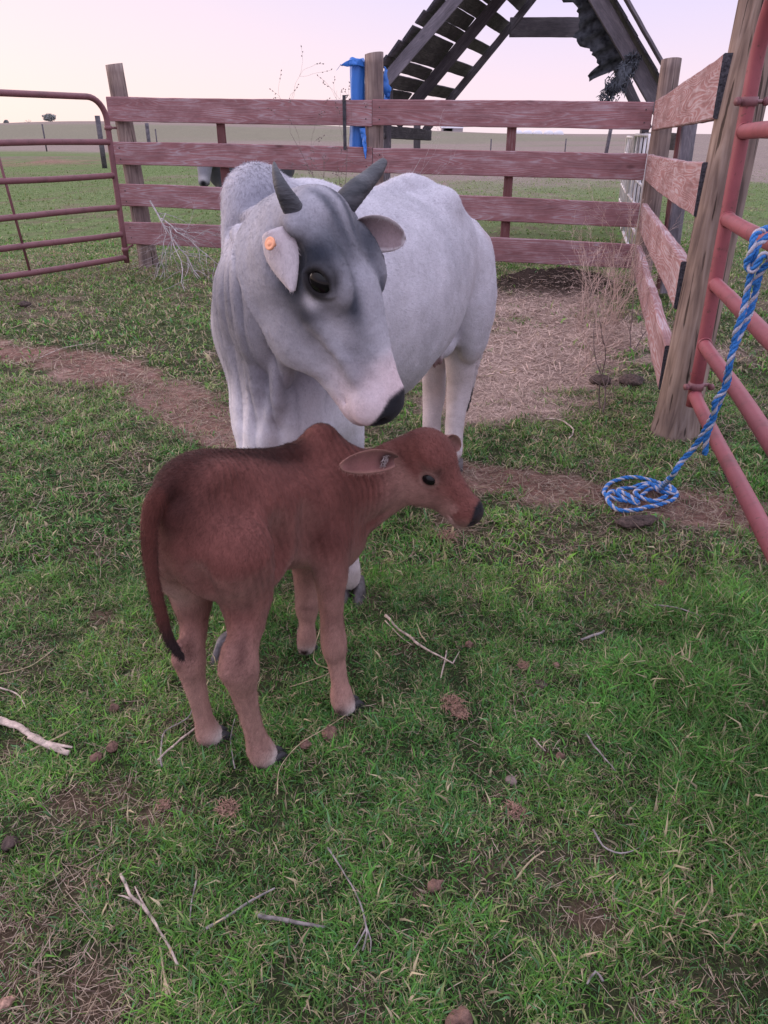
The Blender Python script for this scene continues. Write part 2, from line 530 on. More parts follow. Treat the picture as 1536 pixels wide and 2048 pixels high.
    nf = N_(nt, 'ShaderNodeTexNoise'); nf.inputs['Scale'].default_value = 190; nf.inputs['Detail'].default_value = 6; nf.inputs['Roughness'].default_value = 0.75
    L(tc.outputs['Object'], nf.inputs['Vector'])
    av = N_(nt, 'ShaderNodeMath', operation='ADD'); L(nz.outputs['Fac'], av.inputs[0]); L(nf.outputs['Fac'], av.inputs[1])
    hf_ = N_(nt, 'ShaderNodeMath', operation='MULTIPLY'); L(av.outputs[0], hf_.inputs[0]); hf_.inputs[1].default_value = 0.5
    L(hf_.outputs[0], mr.inputs['Value']); mr.inputs['From Min'].default_value = 0.35; mr.inputs['From Max'].default_value = 0.65
    mu = N_(nt, 'ShaderNodeMath', operation='MULTIPLY'); L(mr.outputs[0], mu.inputs[0]); L(mr2.outputs[0], mu.inputs[1])
    sc = N_(nt, 'ShaderNodeVectorMath', operation='SCALE'); L(a.outputs['Color'], sc.inputs[0]); L(mu.outputs[0], sc.inputs['Scale'])
    L(sc.outputs[0], b.inputs['Base Color'])
    b.inputs['Roughness'].default_value = 0.95; b.inputs['Specular IOR Level'].default_value = 0.1
    bp = N_(nt, 'ShaderNodeBump'); bp.inputs['Strength'].default_value = 0.8; bp.inputs['Distance'].default_value = 0.02
    L(hf_.outputs[0], bp.inputs['Height']); L(bp.outputs[0], b.inputs['Normal'])
    o = mesh_obj('ground', V, F, m)
    attr(o, 'soil', c)
    o['kind'] = 'structure'
make_ground()

def blades(name, X, Y, ln, wd, col, bend, lean, seed, parent=None, mat=None, zoff=0.0, az=None, flat=False):
    """many grass blades: each a bent, tapering strip of five points"""
    rs = np.random.RandomState(seed)
    n = len(X)
    Z = gh(X, Y) - 0.004 + zoff
    if az is None: az = rs.rand(n) * 2 * math.pi
    dx, dy = np.cos(az), np.sin(az)
    fa = az + math.pi / 2 + rs.uniform(-0.6, 0.6, n)
    sx, sy = np.cos(fa), np.sin(fa)
    th0 = lean; th1 = np.minimum(lean + bend, 1.75)
    p0 = np.stack([X, Y, Z], 1)
    l1 = ln * 0.5
    p1 = p0 + np.stack([dx * np.sin(th0) * l1, dy * np.sin(th0) * l1, np.cos(th0) * l1], 1)
    p2 = p1 + np.stack([dx * np.sin(th1) * l1, dy * np.sin(th1) * l1, np.cos(th1) * l1], 1)
    p2[:, 2] = np.maximum(p2[:, 2], Z + 0.003 + 0.004 * rs.rand(n))
    side = np.stack([sx, sy, 0.25 * rs.randn(n)], 1) * (wd * 0.5)[:, None]
    V = np.empty((n * 5, 3))
    V[0::5] = p0 - side; V[1::5] = p0 + side; V[2::5] = p1 - side * 0.85; V[3::5] = p1 + side * 0.85; V[4::5] = p2
    b5 = np.arange(n) * 5
    quads = np.stack([b5, b5 + 1, b5 + 3, b5 + 2], 1)
    tris = np.stack([b5 + 2, b5 + 3, b5 + 4], 1)
    me = bpy.data.meshes.new(name)
    me.vertices.add(n * 5); me.vertices.foreach_set('co', V.astype(np.float32).ravel())
    me.loops.add(n * 7); me.loops.foreach_set('vertex_index', np.concatenate([quads.ravel(), tris.ravel()]).astype(np.int32))
    me.polygons.add(n * 2)
    me.polygons.foreach_set('loop_start', np.concatenate([np.arange(n) * 4, n * 4 + np.arange(n) * 3]).astype(np.int32))
    me.update(calc_edges=True)
    me.polygons.foreach_set('use_smooth', np.ones(n * 2, bool))
    me.materials.append(mat)
    o = bpy.data.objects.new(name, me); C.objects.link(o)
    cc = np.repeat(col, 5, axis=0)
    cc[0::5] *= 0.75; cc[1::5] *= 0.75; cc[4::5] *= 1.12
    attr(o, 'blade', np.clip(cc, 0, 1))
    return o
def blade_mat(name, rough=0.55, trans=0.25):
    m, nt, b = new_mat(name)
    L = nt.links.new
    a = N_(nt, 'ShaderNodeAttribute', attribute_name='blade')
    L(a.outputs['Color'], b.inputs['Base Color'])
    b.inputs['Roughness'].default_value = rough
    b.inputs['Specular IOR Level'].default_value = 0.25
    tr = N_(nt, 'ShaderNodeBsdfTranslucent'); L(a.outputs['Color'], tr.inputs['Color'])
    mx = N_(nt, 'ShaderNodeMixShader'); mx.inputs[0].default_value = trans
    out = nt.nodes['Material Output']
    L(b.outputs[0], mx.inputs[1]); L(tr.outputs[0], mx.inputs[2]); L(mx.outputs[0], out.inputs['Surface'])
    return m
grass_mat = blade_mat('grass_blade')
straw_mat = blade_mat('straw', 0.7, 0.1)

def wedge(n, y0, y1, rs, marg=0.62, slope=0.58):
    """points over the ground between two distances, evenly spread"""
    Y = np.empty(0); X = np.empty(0)
    A = lambda y: slope * y + marg
    while len(Y) < n:
        y = rs.uniform(y0, y1, n * 2); x = rs.uniform(-A(y1), A(y1), n * 2)
        k = np.abs(x) < A(y)
        Y = np.concatenate([Y, y[k]]); X = np.concatenate([X, x[k]])
    return X[:n], Y[:n]

def make_grass():
    Xs, Ys, Ls, Ws, Cs, Bs, Le = [], [], [], [], [], [], []
    rs = np.random.RandomState(31)
    for (n, y0, y1, ln, wd, kk) in ((420000, 0.30, 2.3, 0.029, 0.0023, 0), (230000, 2.3, 4.6, 0.034, 0.0040, 1), (210000, 4.6, 11.5, 0.042, 0.0085, 2), (170000, 11.5, 40, 0.045, 0.018, 3)):
        X, Y = wedge(n, y0, y1, rs)
        P3 = np.stack([X, Y, 0 * X], -1)
        path, straw, patch, loose, dry, n1, n2, n3 = masks(X, Y)
        tuft = fbm(P3, 13, 3, 41); clump = fbm(P3, 4.0, 3, 42)
        lush = sstep(0.55, 0.95, X / (0.30 + 0.36 * Y)) * sstep(2.6, 1.6, Y) * sstep(0.9, 1.5, Y)
        lush = np.maximum(lush, 0.6 * sstep(0.42, 0.55, X / Y) * (Y < 3.4) * (Y > 0.9))
        keep = 1 - 0.93 * path - 0.86 * straw - 0.75 * patch - 0.62 * loose
        keep = keep * (0.30 + 0.70 * sstep(-0.35, 0.25, tuft)) + 0.3 * lush
        keep = keep * (1 - 0.85 * dry) * (1 - 0.8 * sstep(20, 40, Y))
        e = ground_at(1105, 592)
        keep = keep * (1 - 0.9 * np.exp(-(((X - e[0]) / 0.8) ** 2 + ((Y - e[1] - 0.15) / 0.33) ** 2)))
        k = rs.rand(n) < keep
        X, Y, tuft, clump, lush, loose, n1, n3, dry = [q[k] for q in (X, Y, tuft, clump, lush, loose, n1, n3, dry)]
        m = len(X)
        L_ = ln * (0.5 + 0.9 * rs.rand(m)) * (1 + 0.55 * np.clip(tuft, -0.6, 1) + 0.35 * clump) * (1 + 0.9 * lush)
        W_ = wd * (0.55 + 0.8 * rs.rand(m) ** 1.5) * (1 + 0.3 * lush)
        # a fair share of broad blades
        wide = rs.rand(m) < 0.07
        W_ = W_ * (1 + 1.1 * wide); L_ = L_ * (1 + 0.35 * wide)
        deep = np.array((0.038, 0.120, 0.028)); mid = np.array((0.088, 0.235, 0.038)); bright = np.array((0.220, 0.430, 0.055)); olive = np.array((0.190, 0.230, 0.085)); blue = np.array((0.095, 0.210, 0.090)); tan = np.array((0.40, 0.315, 0.21))
        t = rs.rand(m)
        hue = np.clip(0.5 + 0.9 * clump + 0.25 * rs.randn(m), 0, 1)[:, None]
        c = (deep * (1 - hue) + mid * hue) * (0.82 + 0.5 * sstep(-0.3, 0.5, fbm(np.stack([X, Y, 0 * X], -1), 2.3, 3, 90)))[:, None]
        far = sstep(2.0, 5.5, Y)
        c = paint(c, np.clip(0.18 + 0.75 * n1 + 0.25 * far, 0, 0.8) * (rs.rand(m) < 0.6), bright)
        c = paint(c, (rs.rand(m) < 0.16) * 0.9, blue)
        c = paint(c, (rs.rand(m) < 0.20 + 0.2 * far) * 0.9, olive)
        c = paint(c, 0.35 * lush, mid * 1.1)
        c = paint(c, (rs.rand(m) < 0.15 + 0.22 * loose + 0.16 * far + 0.35 * sstep(9, 30, Y) + 0.5 * dry) * 0.9, tan)
        c = c * (0.62 + 0.78 * rs.rand(m))[:, None] * (0.80 + 0.45 * sstep(-0.4, 0.4, tuft))[:, None]
        if kk == 3: c = paint(c, 0.62 + 0.38 * sstep(15, 34, Y), (0.19, 0.275, 0.095))
        Xs.append(X); Ys.append(Y); Ls.append(L_); Ws.append(W_); Cs.append(c)
        Bs.append(0.25 + 1.0 * rs.rand(m)); Le.append(0.15 + 0.85 * rs.rand(m) ** 0.8 * (1 - 0.35 * lush))
        if kk < 2:
            # clover and other round leaved weeds between the blades
            n4 = 60000 if kk == 0 else 40000
            X, Y = wedge(n4, y0, y1, rs)
            path, straw, patch, loose, dry, n1, n2, n3 = masks(X, Y)
            q = fbm(np.stack([X, Y, 0 * X], -1), 5.5, 3, 77)
            k = (rs.rand(n4) < sstep(0.05, 0.45, q)) & (rs.rand(n4) > path + straw + 0.6 * patch)
            X, Y = X[k], Y[k]; m = len(X); a = rs.rand(m)[:, None]
            c = (deep * 1.2) * a + np.array((0.10, 0.27, 0.07)) * (1 - a)
            Xs.append(X); Ys.append(Y); Ls.append(0.010 + 0.010 * rs.rand(m)); Ws.append((0.006 + 0.006 * rs.rand(m)) * (1 + 0.4 * kk)); Cs.append(c * (0.7 + 0.6 * rs.rand(m))[:, None])
            Bs.append(0.5 * rs.rand(m)); Le.append(0.7 + 0.7 * rs.rand(m))
    X, Y, L_, W_, c, Bn, Ln = [np.concatenate(q) for q in (Xs, Ys, Ls, Ws, Cs, Bs, Le)]
    o = blades('grass', X, Y, L_, W_, c, Bn, Ln, 5, mat=grass_mat)
    tag(o, 'short uneven green pasture grass', 'grass', kind='stuff')
    # loose straw and dead stems lying on the path, the bare ground and among the grass
    Xs, Ys, Ls, Ws, Cs = [], [], [], [], []
    for (n, y0, y1, ln, wd) in ((70000, 0.42, 2.3, 0.030, 0.0015), (120000, 2.3, 4.6, 0.048, 0.0026), (110000, 4.6, 9.5, 0.070, 0.0045)):
        X, Y = wedge(n, y0, y1, rs)
        path, straw, patch, loose, dry, n1, n2, n3 = masks(X, Y)
        corner = 0
        for (c_, r_) in CORNER: corner = np.maximum(corner, np.exp(-(((X - c_[0]) ** 2 + (Y - c_[1]) ** 2) / (r_ * 1.4) ** 2)))
        keep = 0.12 + 0.30 * sstep(0.0, 0.5, fbm(np.stack([X, Y, 0 * X], -1), 3.2, 3, 88)) + 0.42 * path + 0.95 * straw + 0.45 * patch + 0.35 * loose + 0.9 * corner
        k = rs.rand(n) < keep
        X, Y, path, straw = X[k], Y[k], path[k], straw[k]
        m = len(X)
        a = rs.rand(m)[:, None]
        c = np.array((0.30, 0.215, 0.145)) * a + np.array((0.42, 0.33, 0.27)) * (1 - a)
        c = paint(c, (rs.rand(m) < 0.3) * 1.0, (0.16, 0.10, 0.08))
        c = paint(c, 0.7 * straw * (rs.rand(m) < 0.85), (0.70, 0.52, 0.46))
        c = c * (0.6 + 0.6 * rs.rand(m))[:, None]
        Xs.append(X); Ys.append(Y); Ls.append(ln * (0.5 + 1.6 * rs.rand(m) ** 2)); Ws.append(wd * (0.6 + 0.8 * rs.rand(m))); Cs.append(c)
    X, Y, L_, W_, c = [np.concatenate(q) for q in (Xs, Ys, Ls, Ws, Cs)]
    m = len(X)
    o = blades('straw_litter', X, Y, L_, W_, c, rs.uniform(-0.5, 0.6, m), 1.25 + 0.3 * rs.rand(m), 9, mat=straw_mat, zoff=0.010)
    tag(o, 'dry tan straw and dead stems scattered over the soil and grass', 'straw', kind='stuff')
make_grass()
# ------------------------------------------------------------------ wood and pipe
def board_mat(name, paint_c, bare_c, worn, dark_end=(0.035, 0.032, 0.040), seed=0.0):
    """weathered paint over flat sawn timber: long cathedral grain, raised pale streaks, knots"""
    m, nt, b = new_mat(name)
    L = nt.links.new
    tc = N_(nt, 'ShaderNodeTexCoord')
    oi = N_(nt, 'ShaderNodeObjectInfo')
    addv = N_(nt, 'ShaderNodeVectorMath', operation='ADD')
    mulr = N_(nt, 'ShaderNodeMath', operation='MULTIPLY'); L(oi.outputs['Random'], mulr.inputs[0]); mulr.inputs[1].default_value = 37.0
    L(tc.outputs['Object'], addv.inputs[0]); L(mulr.outputs[0], addv.inputs[1])
    mp = N_(nt, 'ShaderNodeMapping'); mp.inputs['Scale'].default_value = (0.30, 2.6, 3.2)
    L(addv.outputs[0], mp.inputs['Vector'])
    n0 = N_(nt, 'ShaderNodeTexNoise'); n0.inputs['Scale'].default_value = 1.5; n0.inputs['Detail'].default_value = 2
    L(mp.outputs[0], n0.inputs['Vector'])
    rings = N_(nt, 'ShaderNodeMath', operation='MULTIPLY'); L(n0.outputs['Fac'], rings.inputs[0]); rings.inputs[1].default_value = 34
    fr = N_(nt, 'ShaderNodeMath', operation='PINGPONG'); L(rings.outputs[0], fr.inputs[0]); fr.inputs[1].default_value = 0.5
    mp2 = N_(nt, 'ShaderNodeMapping'); mp2.inputs['Scale'].default_value = (1.2, 60, 60)
    L(addv.outputs[0], mp2.inputs['Vector'])
    n1 = N_(nt, 'ShaderNodeTexNoise'); n1.inputs['Scale'].default_value = 1.6; n1.inputs['Detail'].default_value = 5
    L(mp2.outputs[0], n1.inputs['Vector'])
    n2 = N_(nt, 'ShaderNodeTexNoise'); n2.inputs['Scale'].default_value = 3.2; n2.inputs['Detail'].default_value = 7; n2.inputs['Roughness'].default_value = 0.7
    mp3 = N_(nt, 'ShaderNodeMapping'); mp3.inputs['Scale'].default_value = (0.8, 2.0, 2.4)
    L(addv.outputs[0], mp3.inputs['Vector']); L(mp3.outputs[0], n2.inputs['Vector'])
    # wear mask = ring highlights * fine streaks * patches
    r1 = N_(nt, 'ShaderNodeMapRange'); r1.inputs['From Min'].default_value = 0.26; r1.inputs['From Max'].default_value = 0.46; L(fr.outputs[0], r1.inputs['Value'])
    r2 = N_(nt, 'ShaderNodeMapRange'); r2.inputs['From Min'].default_value = 0.50; r2.inputs['From Max'].default_value = 0.66; L(n1.outputs['Fac'], r2.inputs['Value'])
    mx = N_(nt, 'ShaderNodeMath', operation='MAXIMUM'); L(r1.outputs[0], mx.inputs[0]); L(r2.outputs[0], mx.inputs[1])
    r3 = N_(nt, 'ShaderNodeMapRange'); r3.inputs['From Min'].default_value = 0.62 - 0.3 * worn; r3.inputs['From Max'].default_value = 0.80 - 0.3 * worn; L(n2.outputs['Fac'], r3.inputs['Value'])
    m1 = N_(nt, 'ShaderNodeMath', operation='MULTIPLY'); L(mx.outputs[0], m1.inputs[0])
    r3b = N_(nt, 'ShaderNodeMapRange'); r3b.inputs['To Min'].default_value = 0.22 * (0.5 + worn); L(r3.outputs[0], r3b.inputs['Value'])
    L(r3b.outputs[0], m1.inputs[1])
    mr = N_(nt, 'ShaderNodeMix', data_type='RGBA')
    L(m1.outputs[0], mr.inputs['Factor'])
    # paint tone varies
    rp = N_(nt, 'ShaderNodeValToRGB')
    ramp_set(rp.color_ramp, [(0.28, tuple(c * 0.62 for c in paint_c)), (0.5, paint_c), (0.72, tuple(min(1, c * 1.25 + 0.03) for c in paint_c))])
    L(n2.outputs['Fac'], rp.inputs['Fac'])
    L(rp.outputs['Color'], mr.inputs['A']); mr.inputs['B'].default_value = (*bare_c, 1)
    # knots
    vo = N_(nt, 'ShaderNodeTexVoronoi'); vo.inputs['Scale'].default_value = 1.0
    mp4 = N_(nt, 'ShaderNodeMapping'); mp4.inputs['Scale'].default_value = (1.7, 0.6, 4.0)
    L(addv.outputs[0], mp4.inputs['Vector']); L(mp4.outputs[0], vo.inputs['Vector'])
    kr = N_(nt, 'ShaderNodeMapRange'); kr.inputs['From Min'].default_value = 0.035; kr.inputs['From Max'].default_value = 0.095; kr.inputs['To Min'].default_value = 0.7; kr.inputs['To Max'].default_value = 0.0
    L(vo.outputs['Distance'], kr.inputs['Value'])
    mk = N_(nt, 'ShaderNodeMix', data_type='RGBA'); L(kr.outputs[0], mk.inputs['Factor']); L(mr.outputs['Result'], mk.inputs['A']); mk.inputs['B'].default_value = (*[c * 0.35 for c in paint_c], 1)
    L(mk.outputs['Result'], b.inputs['Base Color'])
    b.inputs['Roughness'].default_value = 0.85; b.inputs['Specular IOR Level'].default_value = 0.15
    ad = N_(nt, 'ShaderNodeMath', operation='ADD'); L(fr.outputs[0], ad.inputs[0]); L(n1.outputs['Fac'], ad.inputs[1])
    bp = N_(nt, 'ShaderNodeBump'); bp.inputs['Strength'].default_value = 0.45; bp.inputs['Distance'].default_value = 0.004
    L(ad.outputs[0], bp.inputs['Height']); L(bp.outputs[0], b.inputs['Normal'])
    return m
red_wood = board_mat('weathered_red_board', (0.295, 0.140, 0.152), (0.43, 0.34, 0.38), 0.50)
pale_wood = board_mat('sun_bleached_red_board', (0.295, 0.160, 0.165), (0.44, 0.36, 0.395), 0.72)
end_wood = simple_mat('end_grain', (0.050, 0.048, 0.058), rough=0.95, spec=0.1, var=0.5, vscale=90, bump=0.6, bscale=150)
dark_wood = board_mat('dark_old_timber', (0.085, 0.075, 0.090), (0.17, 0.15, 0.17), 0.6)
grey_wood = board_mat('grey_old_timber', (0.15, 0.135, 0.16), (0.26, 0.23, 0.26), 0.5)
dusk_red = board_mat('dull_red_timber', (0.15, 0.060, 0.062), (0.28, 0.2, 0.21), 0.3)

def board(name, p0, p1, hgt, th, mat, parent, seed=0, ends=True, side=None, up=(0, 0, 1)):
    """plank with its own long axis; p0, p1 centre line ends"""
    rs = np.random.RandomState(seed)
    p0 = np.array(p0, float); p1 = np.array(p1, float)
    ax = unit(p1 - p0); ln = np.linalg.norm(p1 - p0)
    u = np.array(up, float); u = unit(u - ax * (u @ ax)); sd = np.cross(u, ax)
    n = max(6, int(ln / 0.12))
    prof = []
    bv = min(0.006, th * 0.16)
    for (a, c_) in ((-1, -1), (1, -1), (1, 1), (-1, 1)):
        pass
    prof = [(-th / 2 + bv, -hgt / 2), (th / 2 - bv, -hgt / 2), (th / 2, -hgt / 2 + bv), (th / 2, hgt / 2 - bv), (th / 2 - bv, hgt / 2), (-th / 2 + bv, hgt / 2), (-th / 2, hgt / 2 - bv), (-th / 2, -hgt / 2 + bv)]
    V = []; F = []; MI = []
    wob = rs.randn(n + 1, 4) * 0.0028; wob = np.cumsum(wob, 0) * 0.5; wob -= wob.mean(0)
    ph = rs.rand() * 6
    for i in range(n + 1):
        x = -ln / 2 + ln * i / n
        for (y, z) in prof:
            zz = z + (wob[i, 0] if z > 0 else wob[i, 1]) + 0.006 * math.sin(ph + x * 0.9)
            V.append((x, y + wob[i, 2], zz))
    k = len(prof)
    for i in range(n):
        for j in range(k):
            a, b = i * k + j, i * k + (j + 1) % k
            F.append((a, a + k, b + k, b)); MI.append(0)
    F.append(tuple(range(k))); F.append(tuple(range(n * k + k - 1, n * k - 1, -1))); MI += [1, 1]
    me = bpy.data.meshes.new(name); me.from_pydata(V, [], F); me.update()
    me.materials.append(mat); me.materials.append(end_wood)
    me.polygons.foreach_set('material_index', np.array(MI, dtype=np.int32))
    o = bpy.data.objects.new(name, me); C.objects.link(o)
    M = Matrix(((ax[0], sd[0], u[0], 0), (ax[1], sd[1], u[1], 0), (ax[2], sd[2], u[2], 0), (0, 0, 0, 1)))
    mid = (p0 + p1) / 2
    if parent is not None:
        mid = mid - np.array(root_off(parent)); o.parent = parent
    M.translation = Vector(mid)
    o.matrix_local = M
    return o

def post_mat(name, c1, c2, c3):
    m, nt, b = new_mat(name); L = nt.links.new
    tc = N_(nt, 'ShaderNodeTexCoord'); mp = N_(nt, 'ShaderNodeMapping'); mp.inputs['Scale'].default_value = (26, 26, 1.6); L(tc.outputs['Object'], mp.inputs['Vector'])
    n1 = N_(nt, 'ShaderNodeTexNoise'); n1.inputs['Scale'].default_value = 1.5; n1.inputs['Detail'].default_value = 7; n1.inputs['Distortion'].default_value = 0.7; L(mp.outputs[0], n1.inputs['Vector'])
    n2 = N_(nt, 'ShaderNodeTexNoise'); n2.inputs['Scale'].default_value = 4; n2.inputs['Detail'].default_value = 4; L(tc.outputs['Object'], n2.inputs['Vector'])
    rp = N_(nt, 'ShaderNodeValToRGB'); ramp_set(rp.color_ramp, [(0.28, c1), (0.5, c2), (0.75, c3)]); L(n1.outputs['Fac'], rp.inputs['Fac'])
    rp2 = N_(nt, 'ShaderNodeValToRGB'); ramp_set(rp2.color_ramp, [(0.35, (0.75, 0.72, 0.74)), (0.65, (1.15, 1.1, 1.05))]); L(n2.outputs['Fac'], rp2.inputs['Fac'])
    mx = N_(nt, 'ShaderNodeMix', data_type='RGBA', blend_type='MULTIPLY'); mx.inputs['Factor'].default_value = 1; L(rp.outputs[0], mx.inputs['A']); L(rp2.outputs[0], mx.inputs['B'])
    # drying cracks
    mp2 = N_(nt, 'ShaderNodeMapping'); mp2.inputs['Scale'].default_value = (40, 40, 1.1); L(tc.outputs['Object'], mp2.inputs['Vector'])
    n3 = N_(nt, 'ShaderNodeTexNoise'); n3.inputs['Scale'].default_value = 1.0; n3.inputs['Detail'].default_value = 3; L(mp2.outputs[0], n3.inputs['Vector'])
    cr_ = N_(nt, 'ShaderNodeMapRange'); cr_.inputs['From Min'].default_value = 0.33; cr_.inputs['From Max'].default_value = 0.37; cr_.inputs['To Min'].default_value = 0.3; L(n3.outputs['Fac'], cr_.inputs['Value'])
    sc = N_(nt, 'ShaderNodeVectorMath', operation='SCALE'); L(mx.outputs['Result'], sc.inputs[0]); L(cr_.outputs[0], sc.inputs['Scale'])
    L(sc.outputs[0], b.inputs['Base Color']); b.inputs['Roughness'].default_value = 0.9; b.inputs['Specular IOR Level'].default_value = 0.12
    ad = N_(nt, 'ShaderNodeMath', operation='ADD'); L(n1.outputs['Fac'], ad.inputs[0]); L(cr_.outputs[0], ad.inputs[1])
    bp = N_(nt, 'ShaderNodeBump'); bp.inputs['Strength'].default_value = 0.6; bp.inputs['Distance'].default_value = 0.006; L(ad.outputs[0], bp.inputs['Height']); L(bp.outputs[0], b.inputs['Normal'])
    return m
post_brown = post_mat('round_post_wood', (0.13, 0.10, 0.10), (0.24, 0.185, 0.175), (0.34, 0.28, 0.265))
post_big = post_mat('thick_post_wood', (0.12, 0.09, 0.083), (0.235, 0.178, 0.158), (0.33, 0.27, 0.25))

def round_post(name, base, top, r0, r1, mat, parent, seed=0, flare=0.0, n=28):
    rs = np.random.RandomState(seed)
    base = np.array(base, float); top = np.array(top, float)
    m = 26; V = []; F = []
    for i in range(m + 1):
        t = i / m; c = base + (top - base) * t
        z = np.linalg.norm(top - base) * t
        r = r0 + (r1 - r0) * t + flare * math.exp(-max(z - 0.02, 0) / 0.10)
        for j in range(n):
            a = 2 * math.pi * j / n
            k = 1 + 0.03 * vnoise(np.array([[math.cos(a) * 1.2 + seed, math.sin(a) * 1.2, z * 1.3]]), 1.3)[0] + 0.012 * vnoise(np.array([[math.cos(a) * 6 + seed, math.sin(a) * 6, z * 2]]), 1.0)[0]
            V.append(c + np.array((math.cos(a), math.sin(a), 0)) * r * k + np.array((0, 0, 0.012 * math.sin(a + seed) if i == m else 0)))
    for i in range(m):
        for j in range(n):
            a, b = i * n + j, i * n + (j + 1) % n
            F.append((a, b, b + n, a + n))
    V.append(top + np.array((0, 0, 0.002))); t_ = len(V) - 1
    for j in range(n): F.append((m * n + j, m * n + (j + 1) % n, t_))
    o = mesh_obj(name, V, F, mat, parent)
    o.data.polygons.foreach_set('use_smooth', [True] * (m * n) + [False] * n)
    return o

iron = simple_mat('dull_iron', (0.05, 0.045, 0.05), rough=0.7, metal=0.3, var=0.3)
# back fence -----------------------------------------------------------------
A2 = np.array((-2.78, 8.95)); C2 = np.array((2.43, 7.85))
fd = unit(np.append(C2 - A2, 0)); fn_ = np.array((fd[1], -fd[0], 0))        # towards the camera
fence = thing('board_fence', (-0.1, 8.40, 0), 'weathered red four board fence on round posts behind the white cow', 'fence')
rows = [((1.68, 1.459), (1.605, 1.377)), ((1.277, 1.047), (1.17, 0.95)), ((0.853, 0.643), (0.764, 0.53)), ((0.49, 0.26), (0.382, 0.15))]
def along(s, z): return np.array((*(A2 + (C2 - A2) * s), z))
sj = 0.512
for i, ((a1, a0), (b1, b0)) in enumerate(rows):
    za, zb = (a1 + a0) / 2, (b1 + b0) / 2; ha, hb = a1 - a0, b1 - b0
    zj = za + (zb - za) * sj
    off = fn_ * 0.0
    bA = board('board', along(-0.012, za) + off, along(sj, zj) + off, (ha + hb) / 2, 0.042, red_wood, fence, 10 + i)
    bB = board('board', along(sj + 0.001, zj - 0.003 + 0.004 * i) + fn_ * 0.004, along(1.0, zb), (ha + hb) / 2, 0.042, red_wood, fence, 20 + i)
    for ob, sgn in ((bA, 1), (bB, 1)):
        xs_ = [v.co.x for v in ob.data.vertices]
        for ex in (min(xs_) + 0.07, max(xs_) - 0.06):
            for zz_ in (-0.055, 0.05):
                Mn = MB(); yy = (fn_ @ np.array(ob.matrix_local.to_3x3())[:, 1]) 
                Mn.tube([(ex, yy * 0.0215, zz_), (ex, yy * 0.0235, zz_), (ex, yy * 0.0245, zz_)], [0.0065, 0.0065, 0.003], 8)
                me_ = bpy.data.meshes.new('nail'); me_.from_pydata(Mn.V, [], Mn.F); me_.materials.append(iron)
                no = bpy.data.objects.new('nail', me_); C.objects.link(no); no.parent = ob
def behind(s, d=0.02, z=0): 
    p = along(s, z) - fn_ * d; p[2] = z; return p
g0 = lambda p: float(gh(p[0], p[1]))
round_post('post', behind(0.02, 0.115, -0.03), behind(0.0, 0.115, 1.985), 0.105, 0.085, post_brown, fence, 1, 0.012)
pm = at(749, 300, 8.47); round_post('post', (pm[0], 8.47, -0.03), (pm[0], 8.47, 2.03), 0.095, 0.088, post_brown, fence, 2)
round_post('post', (2.585, 8.0, -0.03), (2.585, 8.0, 1.945), 0.10, 0.088, post_brown, fence, 3)
for px, z1, z0 in ((441, 1.60, 0.72), (1003, 1.50, 0.30)):
    q = at(px, 400, 8.45); s_ = (q[0] - A2[0]) / (C2[0] - A2[0]); p = behind(s_, 0.021 + 0.021, 0)
    board('batten', (p[0], p[1], z0), (p[0], p[1], z1), 0.088, 0.038, dusk_red, fence, 31, up=fd)
# strap over the top board
st = at(690, 250, 8.36); s_ = (st[0] - A2[0]) / (C2[0] - A2[0]); p = along(s_, 0) + fn_ * 0.030
M = MB()
iron = simple_mat('dull_iron', (0.05, 0.05, 0.062), rough=0.6, metal=0.4, var=0.3)
M.box((p[0], p[1], 1.44), (fd, fn_, (0, 0, 1)), (0.016, 0.004, 0.235)); M.box(np.array((p[0], p[1], 1.677)) - fn_ * 0.03, (fd, fn_, (0, 0, 1)), (0.016, 0.034, 0.004))
M.build('strap', iron, fence, smooth=False)

# side fence -----------------------------------------------------------------
E2 = np.array((1.370, 3.69)); C3 = np.array((2.455, 7.80))
sdv = unit(np.append(E2 - C3, 0))
side = thing('board_fence', (1.9, 5.8, 0), 'short bleached board fence ending in sawn planks beside the thick post', 'fence')
ends_ = [(1.655, 1.405), (1.235, 1.015), (0.815, 0.602), (0.433, 0.222)]
for i, (((a1, a0), (b1, b0)), (e1_, e0_)) in enumerate(zip(rows, ends_)):
    board('board', (*C3, (b1 + b0) / 2), (E2[0] + (0.060, 0.045, 0.030, 0.020)[i], E2[1], (e1_ + e0_) / 2), ((e1_ - e0_) + (b1 - b0)) / 2, 0.052, pale_wood, side, 40 + i)
round_post('post', (1.455, 3.64, -0.03), (1.575, 3.76, 2.55), 0.103, 0.092, post_big, side, 5, 0.018, 40)
board('batten', (2.62, 7.45, 0.0), (2.60, 7.45, 1.50), 0.10, 0.045, dusk_red, side, 46, up=(1, 0, 0))
board('batten', (2.55, 7.15, 0.05), (2.53, 7.15, 1.48), 0.09, 0.04, grey_wood, side, 47, up=(1, 0, 0))
